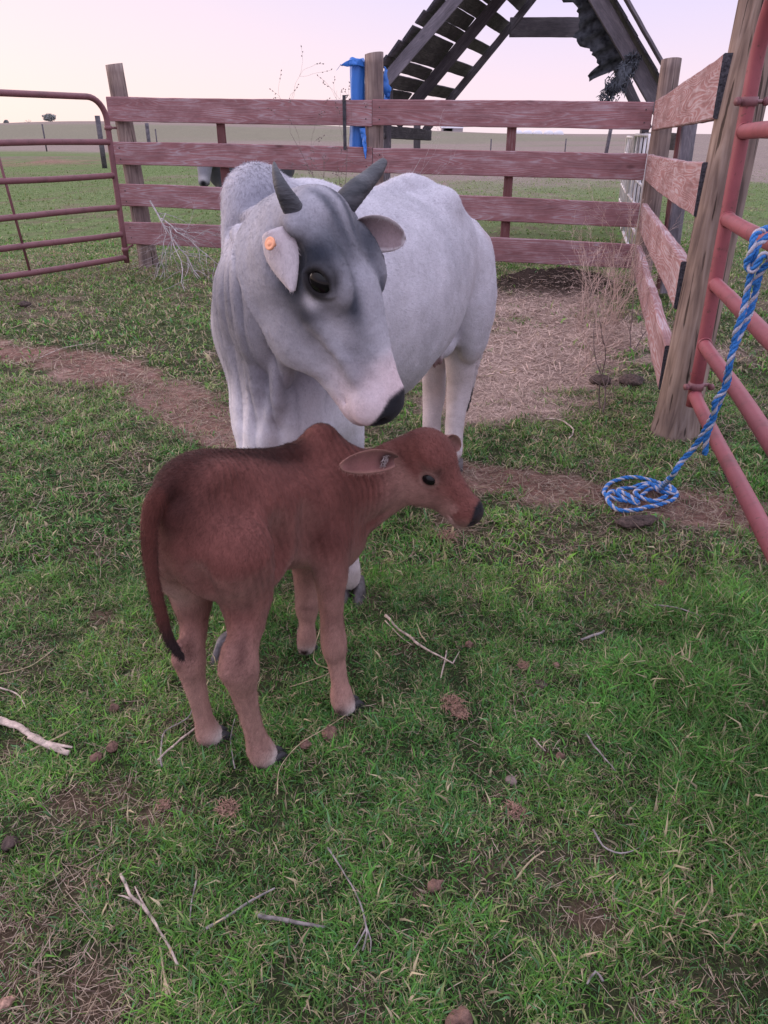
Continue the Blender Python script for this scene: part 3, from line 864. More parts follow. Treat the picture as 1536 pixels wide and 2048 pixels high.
# pipe gates -----------------------------------------------------------------
def pipe_mat(name, col, col2):
    m, nt, b = new_mat(name); L = nt.links.new
    tc = N_(nt, 'ShaderNodeTexCoord')
    n1 = N_(nt, 'ShaderNodeTexNoise'); n1.inputs['Scale'].default_value = 7; n1.inputs['Detail'].default_value = 8; n1.inputs['Roughness'].default_value = 0.7; L(tc.outputs['Object'], n1.inputs['Vector'])
    rp = N_(nt, 'ShaderNodeValToRGB'); ramp_set(rp.color_ramp, [(0.30, col2), (0.48, col), (0.74, tuple(c * 1.18 for c in col))]); L(n1.outputs['Fac'], rp.inputs['Fac'])
    n2 = N_(nt, 'ShaderNodeTexNoise'); n2.inputs['Scale'].default_value = 55; n2.inputs['Detail'].default_value = 4; L(tc.outputs['Object'], n2.inputs['Vector'])
    mr = N_(nt, 'ShaderNodeMapRange'); mr.inputs['From Min'].default_value = 0.64; mr.inputs['From Max'].default_value = 0.68; mr.inputs['To Max'].default_value = 0.7; L(n2.outputs['Fac'], mr.inputs['Value'])
    mx = N_(nt, 'ShaderNodeMix', data_type='RGBA'); L(mr.outputs[0], mx.inputs['Factor']); L(rp.outputs[0], mx.inputs['A']); mx.inputs['B'].default_value = (0.12, 0.05, 0.045, 1)
    L(mx.outputs['Result'], b.inputs['Base Color']); b.inputs['Roughness'].default_value = 0.5; b.inputs['Specular IOR Level'].default_value = 0.35
    return m
red_pipe = pipe_mat('red_pipe_paint', (0.265, 0.072, 0.088), (0.17, 0.055, 0.062))
dull_pipe = pipe_mat('dull_red_pipe_paint', (0.20, 0.085, 0.098), (0.13, 0.06, 0.066))
def pipe_gate(root, hinge, dirv, length, hts, top, r, mat, bow=0.22, brace=None):
    d = unit(dirv); hinge = np.array(hinge, float); up = np.array((0, 0, 1.0))
    # bent outer frame
    pts = [hinge + up * (hts[-1] - 0.05), hinge + up * 0.5, hinge + up * (top - bow)]
    for k in range(1, 9):
        a = k / 8 * math.pi / 2
        pts.append(hinge + up * (top - bow + bow * math.sin(a)) + d * bow * (1 - math.cos(a)))
    pts.append(hinge + d * (length * 0.5) + up * top)
    pts.append(hinge + d * (length - bow) + up * top)
    for k in range(1, 9):
        a = k / 8 * math.pi / 2
        pts.append(hinge + up * (top - bow + bow * math.cos(a)) + d * (length - bow + bow * math.sin(a)))
    pts.append(hinge + d * length + up * (hts[-1] - 0.05))
    M = MB(); M.tube(pts, r, 18); M.build('frame', mat, root)
    for z in hts:
        M = MB()
        m_ = 10
        M.tube([hinge + d * (r * 0.6 + (length - r * 1.2) * k / m_) + up * (z + 0.004 * math.sin(k * 1.3 + z * 9)) for k in range(m_ + 1)], r * 0.98, 18, cap=False)
        # weld beads
        for e in (r * 1.02, length - r * 1.02):
            c = hinge + d * e + up * z
            M.tube([c - d * 0.004, c, c + d * 0.004], [r * 1.02, r * 1.14, r * 1.02], 18, cap=False)
        M.build('rail', mat, root)
gr = thing('pipe_gate', (1.40, 3.33, 0), 'bright red pipe gate standing open on the thick post with a rope tied on', 'gate', 'red pipe gates of the pen')
pipe_gate(gr, (1.405, 3.36, 0), (-0.28, -1.355, 0.0), 3.1, (1.358, 1.035, 0.775, 0.522, 0.285), 1.86, 0.0285, red_pipe, 0.30)
for z in (1.46, 0.33):
    M = MB()
    c = np.array((1.405, 3.36, z))
    M.tube([c - np.array((0, 0, 0.016)), c + np.array((0, 0, 0.016))], 0.0345, 18)
    M.tube([c + np.array((-0.055, -0.02, 0)), c + np.array((0.065, 0.02, 0))], 0.008, 8)
    for e in (-0.05, 0.06): M.tube([c + np.array((e - 0.006, -0.02 + 0.0 * e, 0)), c + np.array((e + 0.008, -0.016, 0))], 0.016, 6)
    M.tube([c + np.array((0.0, 0.02, 0)), np.array((1.47, 3.60, z))], 0.010, 8)
    M.build('hinge', dull_pipe, gr)
gl = thing('pipe_gate', (-2.74, 8.5, 0), 'dull red pipe gate at the far end of the board fence by its end post', 'gate', 'red pipe gates of the pen')
pipe_gate(gl, (-2.735, 8.52, 0), (-0.66, -1.06, 0.0), 3.6, (1.275, 0.965, 0.665, 0.405, 0.165), 1.665, 0.0285, dull_pipe, 0.20)
M = MB(); b0 = np.array((-2.735, 8.52, 0)); dv = unit((-0.66, -1.06, 0))
M.tube([b0 + dv * 1.16 + np.array((0, 0, 0.17)), b0 + dv * 1.29 + np.array((0, 0, 1.66))], 0.013, 8)
M.build('brace', dull_pipe, gl)
for z in (1.40, 0.25):
    M = MB(); c = np.array((-2.735, 8.52, z)); M.tube([c, np.array((-2.76, 8.86, z))], 0.012, 8); M.tube([c - np.array((0, 0, .02)), c + np.array((0, 0, .02))], 0.036, 14)
    M.build('hinge', dull_pipe, gl)
# ------------------------------------------------------------------ hay shelter, panels, tarp
sh = thing('hay_shelter', (2.2, 11.3, 0), 'dark timber gabled hay shelter with slatted roof behind the fence', 'shelter')
NL, NR, NT = np.array((-0.36, 9.60, 1.47)), np.array((3.34, 10.05, 1.43)), np.array((1.60, 9.85, 3.50))
FL, FR, FT = np.array((0.66, 12.5, 1.44)), np.array((4.02, 13.1, 1.40)), np.array((2.50, 12.75, 3.50))
gf = unit(NR - NL)
def member(name, a, b, w_, t_, mat, seed, up=(0, 1, 0)): return board(name, a, b, w_, t_, mat, sh, seed, up=up)
def beam(name, a, b, deep, thick, mat, seed, face):
    """deep: size across the axis within the plane of face normal; face: direction of the thin side"""
    a = np.array(a, float); b = np.array(b, float)
    ax = unit(b - a); f_ = np.array(face, float); f_ = unit(f_ - ax * (f_ @ ax)); u = np.cross(ax, f_)
    return board(name, a, b, deep, thick, mat, sh, seed, up=u)
yv = np.array((0.05, 1, 0))
lerp = lambda a, b, t: a + (b - a) * t
beam('rafter', NL, NT, 0.13, 0.05, grey_wood, 1, yv)
beam('rafter', NR, NT, 0.17, 0.06, grey_wood, 2, yv)
beam('rafter', FL + (-0.06, 0, -0.06), FT, 0.10, 0.05, dark_wood, 3, yv)
beam('rafter', FR, FT, 0.15, 0.05, dark_wood, 4, yv)
ML, MT = lerp(NL, FL, 0.50), lerp(NT, FT, 0.50)
beam('rafter', ML, MT, 0.14, 0.06, dark_wood, 5, yv)
beam('collar_beam', lerp(NL, NT, 0.80), lerp(NR, NT, 0.80), 0.20, 0.06, dark_wood, 6, yv)
beam('collar_beam', lerp(FL, FT, 0.60), lerp(FR, FT, 0.62), 0.24, 0.05, grey_wood, 7, yv)
beam('brace', lerp(FR, FT, 0.65) + (-0.02, 0, 0), lerp(FR, FT, 0.65) + (-0.75, 0, 0.62), 0.10, 0.04, grey_wood, 8, yv)
beam('brace', lerp(FR, FT, 0.66) + (0, 0, -0.02), lerp(FR, FT, 0.66) + (0, 0, 0.72), 0.11, 0.04, dark_wood, 9, yv)
beam('ridge_beam', NT, FT, 0.22, 0.06, dark_wood, 10, (1, 0, 0))
rs = random.Random(3)
# left slope: boards with gaps, lying over the rafters
nl = unit(np.cross(FL - NL, NT - NL)); nl = nl if nl[2] > 0 else -nl
k = 15
for i in range(k):
    t = 0.04 + 0.94 * i / (k - 1)
    a = lerp(NL, NT, t) - unit(FL - NL) * (0.10 + rs.random() * 0.08); b = lerp(FL, FT, t) if (i < 1 or i % 2 == 0) else lerp(FL, FT, t)
    if i % 2 == 1: b = lerp(a, lerp(FL, FT, t), 0.55)
    a = a + nl * (0.115 + 0.012 * rs.random()); b = b + nl * 0.11
    b = b + unit(b - a) * (0.30 if i % 2 == 0 else 0.0)
    ax = unit(b - a); u = unit(np.cross(nl, ax))
    board('roof_board', a, b, 0.165 + 0.02 * rs.random() - 0.03 * (i % 3 == 0), 0.024, dark_wood, sh, 60 + i, up=u)
# right slope: closed boards, ragged cloth hanging inside
nr = unit(np.cross(NT - NR, FR - NR)); nr = nr if nr[2] > 0 else -nr
k = 13
for i in range(k):
    t = 0.02 + 0.96 * i / (k - 1)
    a = lerp(NR, NT, t) - unit(FR - NR) * 0.12; b = lerp(NR, NT, t) + (lerp(FR, FT, t) - lerp(NR, NT, t)) * (0.80 + 0.1 * rs.random())
    a = a + nr * 0.14; b = b + nr * 0.135
    ax = unit(b - a); u = unit(np.cross(nr, ax))
    board('roof_board', a, b, 0.232, 0.024, dark_wood, sh, 80 + i, up=u)
board('barge_board', lerp(NR, NT, -0.02) + nr * 0.18 + (0.02, -0.16, 0), lerp(NR, NT, 0.62) + nr * 0.18 + (0.02, -0.16, 0), 0.10, 0.03, grey_wood, sh, 99, up=(0, 1, 0))
for i, (a, b, w_, mt) in enumerate((((3.62, 10.1, 0), (3.60, 10.1, 1.50), 0.13, grey_wood), ((-0.02, 10.4, 0), (0.02, 10.4, 1.9), 0.17, grey_wood), ((0.48, 12.5, 0), (0.48, 12.5, 1.5), 0.10, grey_wood),
                                ((3.98, 13.1, 0), (3.98, 13.1, 1.45), 0.12, dark_wood), ((2.86, 9.0, 0), (2.92, 9.0, 1.42), 0.07, grey_wood))):
    board('post', a, b, w_, 0.09, mt, sh, 110 + i, up=(1, 0, 0))
beam('eave_beam', NR + (0.05, -0.3, -0.16), FR + (0, 0, -0.14), 0.18, 0.08, dark_wood, 12, (1, 0, 0))
beam('eave_beam', NL + (0.30, 0.6, -0.10), FL + (0, 0, -0.12), 0.14, 0.08, dark_wood, 13, (1, 0, 0))
# shade cloth remains
cloth = simple_mat('ragged_shade_cloth', (0.045, 0.052, 0.070), rough=0.95, var=0.6, vscale=14, bump=0.6, bscale=120, second=(0.15, 0.165, 0.20))
rr = np.random.RandomState(8)
V = []; F = []
n_, m_ = 60, 8
for i in range(n_ + 1):
    t = 0.98 - 0.66 * i / n_
    base = lerp(NR, NT, t) + (lerp(FR, FT, t) - lerp(NR, NT, t)) * 0.10
    drop = 0.20 + 0.05 * math.sin(i * 0.33) + 0.035 * rr.rand() + 0.05 * math.sin(i * 0.11 + 1)
    inw = unit(np.array((-1, 0.25, -0.35)))
    for j in range(m_ + 1):
        V.append(base + inw * drop * j / m_ * 1.5 + np.array((0.02 * math.sin(j + i * 0.8), 0.03 * math.sin(i * 1.1), -0.04 * (j / m_) ** 2)))
for i in range(n_):
    for j in range(m_):
        a = i * (m_ + 1) + j
        F.append((a, a + 1, a + m_ + 2, a + m_ + 1))
cl = mesh_obj('shade_cloth', V, F, cloth, sh)
md = cl.modifiers.new('thick', 'SOLIDIFY'); md.thickness = 0.008
# hanging clump of old hay and cloth
M = MB()
cc = at(1238, 162, 9.9)
for i in range(420):
    u_ = rr.rand(); a = rr.uniform(0, 2 * math.pi); q = cc + np.array((0.15 - 0.26 * u_, 0, 0.26 - 0.46 * u_)) + np.array((math.cos(a) * 0.13, math.sin(a) * 0.07, 0.05 * math.sin(3 * a))) * rr.rand() ** 0.5 * (1.25 - abs(u_ - 0.55) * 1.3)
    d = unit(np.array((rr.randn() * 0.6 - 0.3, rr.randn() * 0.4, -0.6 + rr.randn() * 0.5)))
    M.tube([q, q + d * 0.03, q + d * 0.055 + np.array((0, 0, -0.01))], [0.008, 0.006, 0.002], 4, cap=False)
M.build('hay_clump', cloth, sh)
V_, F_ = sphere_mesh(cc + np.array((0.01, 0.02, 0.02)), (0.10, 0.06, 0.20), (unit((1, 0, 0.2)), (0, 1, 0), unit((0.5, 0, 0.9))), 16, 10)
V_ = np.array(V_); V_ = V_ + 0.05 * np.stack([fbm(V_, 9, 3, k_) for k_ in range(3)], 1)
mesh_obj('hay_core', V_, F_, cloth, sh)

# white cattle panels --------------------------------------------------------
white_pipe = simple_mat('white_pipe', (0.60, 0.57, 0.60), rough=0.5, var=0.15, vscale=9)
def panel(a, b, hgt, rails, bars, r, label, top0=0.12):
    a = np.array(a, float); b = np.array(b, float); d = b - a; root = thing('cattle_panel', (*a[:2], 0), label, 'cattle panel', 'white cattle panels beyond the corner post')
    up = np.array((0, 0, 1.0))
    M = MB(); e = 0.10 / np.linalg.norm(d)
    M.tube([a + up * top0, a + up * (hgt - 0.15), a + up * (hgt - 0.04) + d * e * 0.35, a + up * hgt + d * e, b + up * hgt - d * e, b + up * (hgt - 0.04) - d * e * 0.35, b + up * (hgt - 0.15), b + up * top0], r, 10)
    M.tube([a + up * top0, b + up * top0], r, 10)
    M.build('frame', white_pipe, root)
    for k in range(rails):
        z = top0 + (hgt - top0) * (k + 1) / (rails + 1)
        M = MB(); M.tube([a + up * z, b + up * z], r * 0.8, 8); M.build('rail', white_pipe, root)
    for k in range(bars):
        t = (k + 1) / (bars + 1); M = MB(); M.tube([a + d * t + up * top0, a + d * t + up * hgt], r * 0.8, 8); M.build('upright', white_pipe, root)
panel((2.72, 8.75, 0), (3.32, 11.3, 0), 1.33, 4, 3, 0.019, 'white pipe cattle panel nearest the corner post')
panel((3.36, 11.5, 0), (3.98, 14.0, 0), 1.30, 4, 3, 0.018, 'white pipe cattle panel second from the corner post')
panel((4.05, 14.2, 0), (5.75, 17.6, 0), 1.26, 5, 8, 0.015, 'farthest white cattle panel with close thin bars')
M = MB()
q = at(1214, 290, 34.0)
tp = thing('fence_stake', (q[0], 34.0, 0), 'thin dark leaning stake near the white cattle panels', 'stake')
M.tube([(q[0] - 0.08, 34.0, -0.2), (q[0] + 0.10, 34.0, 1.75)], 0.075, 8); M.build('stake', dark_wood, tp)

# blue tarp roll on the middle post -------------------------------------------
bt = thing('blue_tarp', (-0.33, 8.55, 0), 'bright blue rolled tarp hung beside the middle fence post', 'tarp')
blue = simple_mat('blue_tarp_cloth', (0.035, 0.165, 0.56), rough=0.42, spec=0.4, var=0.10, vscale=6, bump=0.5, bscale=26, stretch=(1, 1, 0.3))
V = []; F = []; n_ = 28; m_ = 40
x0 = at(715, 200, 8.56)[0]
for i in range(m_ + 1):
    z = 1.17 + (1.985 - 1.17) * i / m_
    for j in range(n_):
        a = 2 * math.pi * j / n_
        r_ = 0.068 * (1 + 0.05 * math.sin(3 * a + z * 5) + 0.035 * math.sin(7 * a - z * 11)) * (1.12 if z < 1.45 else 1.0)
        zz = z + (0.02 * math.sin(a * 2) if i == m_ else 0)
        V.append((x0 + math.cos(a) * r_ * 1.05 - 0.012 * (1.6 - z), 8.56 + math.sin(a) * r_, zz))
for i in range(m_):
    for j in range(n_):
        a, b = i * n_ + j, i * n_ + (j + 1) % n_
        F.append((a, b, b + n_, a + n_))
V.append((x0, 8.56, 1.985)); t_ = len(V) - 1
for j in range(n_): F.append((m_ * n_ + j, m_ * n_ + (j + 1) % n_, t_))
mesh_obj('roll', V, F, blue, bt)
def flap(name, outline, thick=0.012, crump=0.02, seed=1):
    """a crumpled cloth piece filling an outline of 3-D points (two sides)"""
    Lp, Rp = outline; k = 24; V = []; F = []
    def samp(P_, t):
        P_ = np.array(P_); f = t * (len(P_) - 1); i = min(int(f), len(P_) - 2); return P_[i] + (P_[i + 1] - P_[i]) * (f - i)
    for i in range(k + 1):
        a, b = samp(Lp, i / k), samp(Rp, i / k)
        for j in range(9):
            p = a + (b - a) * j / 8
            V.append(p + crump * np.array((0.4, 1, 0.4)) * fbm(np.array([p * 1.0]), 14, 3, seed)[0])
    for i in range(k):
        for j in range(8):
            a = i * 9 + j; F.append((a, a + 1, a + 10, a + 9))
    o = mesh_obj(name, V, F, blue, bt); m_ = o.modifiers.new('t', 'SOLIDIFY'); m_.thickness = thick; return o
Pb = lambda x, y, Y=8.5: at(x, y, Y)
flap('flap', ([Pb(702, 118), Pb(690, 124), Pb(680, 131), Pb(672, 142)], [Pb(706, 132), Pb(694, 134), Pb(681, 129), Pb(673, 140)]), 0.010, 0.02, 2)
flap('flap', ([Pb(722, 118, 8.5), Pb(712, 117, 8.48), Pb(698, 119, 8.48)], [Pb(728, 135, 8.5), Pb(712, 130, 8.46), Pb(700, 129, 8.48)]), 0.012, 0.03, 3)
flap('flap', ([Pb(767, 134, 8.6), Pb(767, 160, 8.6), Pb(767, 200, 8.6), Pb(767, 240, 8.6)], [Pb(770, 134, 8.6), Pb(777, 160, 8.62), Pb(782, 180, 8.62), Pb(772, 215, 8.6)]), 0.014, 0.06, 4)
flap('flap', ([Pb(722, 255, 8.40), Pb(724, 275, 8.38), Pb(726, 300, 8.33), Pb(730, 318, 8.32)], [Pb(731, 255, 8.38), Pb(733, 275, 8.36), Pb(733, 300, 8.33), Pb(732, 318, 8.32)]), 0.012, 0.04, 5)
# ------------------------------------------------------------------ the red calf
def head_frame(h, L):
    h = unit(h); L = np.array(L, float); L = unit(L - h * (L @ h))
    N = -np.cross(L, h)
    return h, L, unit(N)

def ear_mesh(base, tip, nrm, W, cup, th, n=22, m=14, broad=False):
    """a leaf shaped, cupped ear with thickness; returns vertices, quads, mark (1 inside, .3 rim) and its axes"""
    d = unit(tip - base); nn = unit(nrm - d * (nrm @ d)); sd = np.cross(d, nn); ln = np.linalg.norm(tip - base)
    V = []; mk = []
    def pt(a, t, off):
        w_ = W * (0.42 * (1 - a) ** 1.5 + 1.55 * a ** 0.62 * (1 - a) ** 0.50) * 1.02
        if broad: w_ = W * (0.97 * (1 - a) ** 0.62 * (0.86 + 0.30 * math.sin(math.pi * a)) + 0.06)
        if a > 0.985: w_ = W * 0.10
        cu = cup * (1.25 - 0.75 * a) * (1 - a ** 6 * 0.6)
        return base + d * ln * a + sd * (t * w_ * (1 - 0.25 * (1 - a) ** 3)) + nn * (cu * (t * t * 1.25 - 0.85) + off * (1 - 0.75 * t ** 4)) - np.array((0, 0, 1)) * 0.10 * ln * a * a
    for side in (0, 1):
        for i in range(n + 1):
            for j in range(m + 1):
                a = (i / n) ** 0.9; t = -1 + 2 * j / m
                V.append(pt(a, t, th * (0.5 if side == 0 else -0.5)))
                mk.append((1.0 if abs(t) < 0.82 and a < 0.95 else 0.3) if side == 0 else 0.05)
    k = (n + 1) * (m + 1); Q = []
    for i in range(n):
        for j in range(m):
            a = i * (m + 1) + j
            Q.append((a, a + 1, a + m + 2, a + m + 1)); Q.append((k + a, k + a + m + 1, k + a + m + 2, k + a + 1))
        a = i * (m + 1); Q.append((a, a + m + 1, k + a + m + 1, k + a)); a += m; Q.append((a, k + a, k + a + m + 1, a + m + 1))
    for j in range(m):
        a = n * (m + 1) + j; Q.append((a, a + 1, k + a + 1, k + a))
    for j in range(m): Q.append((j, k + j, k + j + 1, j + 1))
    V = np.array(V); Q = np.array(Q)
    return V, Q, np.array(mk), d, sd, nn

def fur(V, Q, c, flow, count, length, width, lift=0.28, seed=1, rnd=0.3, mask=None, keep=None, tone=(0.80, 0.42)):
    """short hairs lying along the coat; flow(P, n) gives the lie of the hair. Returns vertices, triangles, colours"""
    rs = np.random.RandomState(seed)
    a, b_, c_, d_ = (V[Q[:, i]] for i in range(4))
    area = 0.5 * np.linalg.norm(np.cross(c_ - a, d_ - b_), axis=1)
    if mask is not None: area = area * mask[Q].mean(1)
    cum = np.cumsum(area)
    q = np.searchsorted(cum, rs.rand(count) * cum[-1])
    u, v = rs.rand(count)[:, None], rs.rand(count)[:, None]
    wts = [(1 - u) * (1 - v), u * (1 - v), u * v, (1 - u) * v]
    P = sum(w_ * V[Q[q, i]] for i, w_ in enumerate(wts))
    col = sum(w_ * c[Q[q, i]] for i, w_ in enumerate(wts))
    nn = vnormals(V, Q); n = sum(w_ * nn[Q[q, i]] for i, w_ in enumerate(wts))
    n /= np.linalg.norm(n, axis=1)[:, None]
    d = flow(P, n) + rs.randn(count, 3) * rnd
    # broad swirls so the lie of the coat is never quite even
    d = d + 0.45 * np.stack([vnoise(P, 9, 11), vnoise(P, 9, 12), vnoise(P, 9, 13)], 1)
    d = d - n * (d * n).sum(1)[:, None]
    d /= np.linalg.norm(d, axis=1)[:, None] + 1e-9
    lf = lift * (0.5 + rs.rand(count))[:, None]
    ln = (length * (0.55 + 0.7 * rs.rand(count)))[:, None]
    sd = np.cross(n, d) + n * (rs.rand(count) - 0.5)[:, None] * 1.0
    w_ = width * (0.7 + 0.6 * rs.rand(count))[:, None]
    root = P - n * 0.0006
    tip = P + (d + n * lf) * ln
    HV = np.empty((count * 3, 3)); HV[0::3] = root - sd * w_; HV[1::3] = root + sd * w_; HV[2::3] = tip
    col = col * (tone[0] + tone[1] * rs.rand(count))[:, None]
    return HV, np.arange(count * 3).reshape(-1, 3), np.repeat(col, 3, axis=0)

def hairy_mesh(name, V, Q, c, furs, mat, parent):
    T = [Vf for Vf, _, _ in furs]
    V_all = np.concatenate([V] + T); off = np.array(root_off(parent))
    me = bpy.data.meshes.new(name)
    nq = len(Q); tris = []; base = len(V)
    for Vf, Ff, _ in furs:
        tris.append(Ff + base); base += len(Vf)
    tri = np.concatenate(tris) if tris else np.zeros((0, 3), int)
    me.vertices.add(len(V_all)); me.vertices.foreach_set('co', (V_all - off).astype(np.float32).ravel())
    me.loops.add(nq * 4 + len(tri) * 3)
    me.loops.foreach_set('vertex_index', np.concatenate([Q.ravel(), tri.ravel()]).astype(np.int32))
    me.polygons.add(nq + len(tri))
    me.polygons.foreach_set('loop_start', np.concatenate([np.arange(nq) * 4, nq * 4 + np.arange(len(tri)) * 3]).astype(np.int32))
    me.update(calc_edges=True)
    sm = np.zeros(nq + len(tri), bool); sm[:nq] = True
    me.polygons.foreach_set('use_smooth', sm)
    me.materials.append(mat)
    o = bpy.data.objects.new(name, me); C.objects.link(o); o.parent = parent
    attr(o, 'coat', np.clip(np.concatenate([c] + [cf for _, _, cf in furs]), 0, 1))
    return o

def build_calf():
    f = unit((0.68, 0.73, 0)); r = unit((0.73, -0.68, 0)); up = np.array((0, 0, 1.0))
    B = Body((-0.66, 1.16, -0.01), (0.34, 2.02, 0.86), 0.0046)
    AX = [f, r, up]
    P = at
    # trunk
    B.ell(P(425, 1018, 1.48), (0.125, 0.092, 0.115), AX, k=0.05)                 # pelvis
    B.ell(P(470, 1022, 1.54), (0.14, 0.102, 0.124), AX, k=0.06)
    B.ell(P(540, 1028, 1.61), (0.15, 0.106, 0.130), AX, k=0.06)                  # ribs
    B.ell(P(603, 1025, 1.68), (0.13, 0.098, 0.136), AX, k=0.06)
    B.ell(P(655, 1020, 1.725), (0.085, 0.082, 0.135), AX, k=0.06)                # chest
    B.ell(P(660, 1080, 1.70), (0.07, 0.075, 0.07), AX, k=0.05)                   # brisket
    # back line: croup, loin, withers and the hump
    B.chain([P(342, 968, 1.40), P(372, 945, 1.44), P(420, 934, 1.50), P(500, 932, 1.59), P(575, 922, 1.67), P(640, 905, 1.73)],
            [0.030, 0.032, 0.034, 0.034, 0.034, 0.04], k=0.05)
    B.ell(P(641, 892, 1.735), (0.054, 0.044, 0.056), AX, k=0.02)
    B.ell(P(600, 915, 1.70), (0.06, 0.035, 0.025), AX, k=0.03)
    # hip bones and buttocks
    B.ell(P(398, 950, 1.47) + 0.060 * r, (0.035, 0.03, 0.022), AX, k=0.05)
    B.ell(P(398, 950, 1.47) - 0.045 * r, (0.03, 0.03, 0.016), AX, k=0.05)
    B.ell(P(347, 1075, 1.43), (0.058, 0.06, 0.095), AX, k=0.05)
    B.ell(P(352, 1020, 1.43), (0.045, 0.045, 0.05), AX, k=0.05)
    # near (right) hind leg
    B.ell(P(435, 1090, 1.42), (0.095, 0.055, 0.125), AX, k=0.05)
    B.ell(P(520, 1120, 1.47), (0.075, 0.045, 0.075), AX, k=0.05)                 # stifle
    B.chain([P(470, 1110, 1.40), P(490, 1180, 1.42), P(492, 1240, 1.395), P(487, 1290, 1.36), P(480, 1338, 1.345),
             P(488, 1385, 1.36), P(499, 1430, 1.372), P(511, 1470, 1.383), P(524, 1504, 1.39), P(538, 1522, 1.405)],
            [0.081, 0.058, 0.039, 0.028, 0.037, 0.0255, 0.0210, 0.0215, 0.0300, 0.021], k=0.04)
    B.seg(P(462, 1300, 1.34), P(458, 1340, 1.325), 0.018, 0.020, k=0.025)         # point of the hock
    B.seg(P(474, 1215, 1.33), P(470, 1300, 1.305), 0.010, 0.007, k=0.02, sub=True)
    # far (left) hind leg
    B.ell(P(365, 1095, 1.50), (0.085, 0.05, 0.12), AX, k=0.05)
    B.chain([P(372, 1120, 1.50), P(383, 1190, 1.51), P(388, 1245, 1.495), P(384, 1290, 1.47), P(380, 1322, 1.455),
             P(388, 1362, 1.455), P(398, 1400, 1.455), P(408, 1438, 1.46), P(418, 1468, 1.465), P(430, 1484, 1.475)],
            [0.058, 0.046, 0.028, 0.025, 0.033, 0.0225, 0.0190, 0.0195, 0.0275, 0.020], k=0.035)
    B.seg(P(362, 1290, 1.44), P(358, 1318, 1.43), 0.014, 0.017, k=0.02)
    # near (right) fore leg
    B.ell(P(650, 1040, 1.655), (0.055, 0.035, 0.11), AX, k=0.04)
    B.chain([P(655, 1085, 1.625), P(661, 1140, 1.60), P(662, 1190, 1.59), P(664, 1240, 1.585), P(668, 1290, 1.58), P(673, 1325, 1.58),
             P(679, 1362, 1.575), P(685, 1398, 1.57), P(693, 1420, 1.575)],
            [0.055, 0.040, 0.029, 0.0250, 0.0295, 0.0195, 0.0182, 0.0265, 0.021], k=0.035)
    # far (left) fore leg
    B.chain([P(615, 1085, 1.80), P(612, 1140, 1.825), P(613, 1190, 1.825), P(614, 1215, 1.82), P(614, 1246, 1.81), P(613, 1275, 1.805), P(612, 1296, 1.81)],
            [0.05, 0.034, 0.027, 0.0285, 0.0165, 0.0235, 0.021], k=0.03)
    # tail
    TP = [P(345, 962, 1.395), P(312, 1000, 1.35), P(300, 1050, 1.325), P(300, 1110, 1.315), P(309, 1170, 1.31), P(325, 1235, 1.31), P(343, 1285, 1.31), P(371, 1321, 1.305)]
    B.chain(TP, [0.019, 0.014, 0.0120, 0.0110, 0.0105, 0.0095, 0.008, 0.003], k=0.012)
    # bones under a newborn's skin: hip, pin, last ribs; hollow flank
    B.ell(P(425, 955, 1.44), (0.034, 0.022, 0.024), AX, k=0.035)
    B.ell(P(352, 1035, 1.372), (0.025, 0.020, 0.028), AX, k=0.03)
    B.ell(P(487, 985, 1.415), (0.055, 0.030, 0.045), AX, k=0.05, sub=True)
    B.ell(P(560, 1090, 1.475), (0.030, 0.025, 0.050), AX, k=0.05, sub=True)
    B.ell(P(620, 1060, 1.555), (0.018, 0.020, 0.060), AX, k=0.04, sub=True)
    B.ell(P(405, 1190, 1.335), (0.020, 0.016, 0.060), AX, k=0.03, sub=True)
    # neck
    h, L, Nn = head_frame((0.66, -0.32, -0.68), (0.42, 0.90, 0))
    P0 = P(844, 856, 1.77); S = 1.14
    hp = lambda u, v, ww: P0 + (h * u + L * v + Nn * ww) * S
    B.chain([P(660, 985, 1.72), P(705, 978, 1.735), P(755, 965, 1.76), P(800, 945, 1.78)], [0.098, 0.084, 0.070, 0.058], k=0.05, ax=unit((0.3, 0.95, 0)), sc=1.25)
    B.chain([P(690, 920, 1.73), P(735, 925, 1.75), P(790, 905, 1.775)], [0.03, 0.026, 0.03], k=0.05)
    B.chain([P(680, 1085, 1.70), P(720, 1050, 1.715), P(765, 1020, 1.745), P(800, 985, 1.76)], [0.040, 0.028, 0.022, 0.028], k=0.05)
    # head
    HA = (h, L, Nn)
    he = lambda c, rad, k, **kw: B.ell(hp(*c), np.array(rad) * S, HA, k=k, **kw)
    he((0.052, 0, -0.052), (0.066, 0.057, 0.062), 0.03)
    he((0.052, 0, -0.012), (0.050, 0.046, 0.030), 0.03)
    B.seg(hp(0.09, 0, -0.052), hp(0.190, 0, -0.050), 0.052 * S, 0.032 * S, k=0.03, ax=L, sc=1.12)
    B.seg(hp(0.05, 0, -0.108), hp(0.185, 0, -0.076), 0.027 * S, 0.020 * S, k=0.035)
    for s in (-1, 1):
        he((0.085, 0.026 * s, -0.086), (0.05, 0.024, 0.044), 0.03)
        he((0.062, 0.044 * s, -0.012), (0.028, 0.014, 0.014), 0.018)
    he((0.200, 0, -0.052), (0.028, 0.038, 0.034), 0.02)
    he((0.216, 0, -0.048), (0.016, 0.027, 0.022), 0.012)
    he((0.200, 0, -0.082), (0.026, 0.024, 0.013), 0.012)
    eyes = []
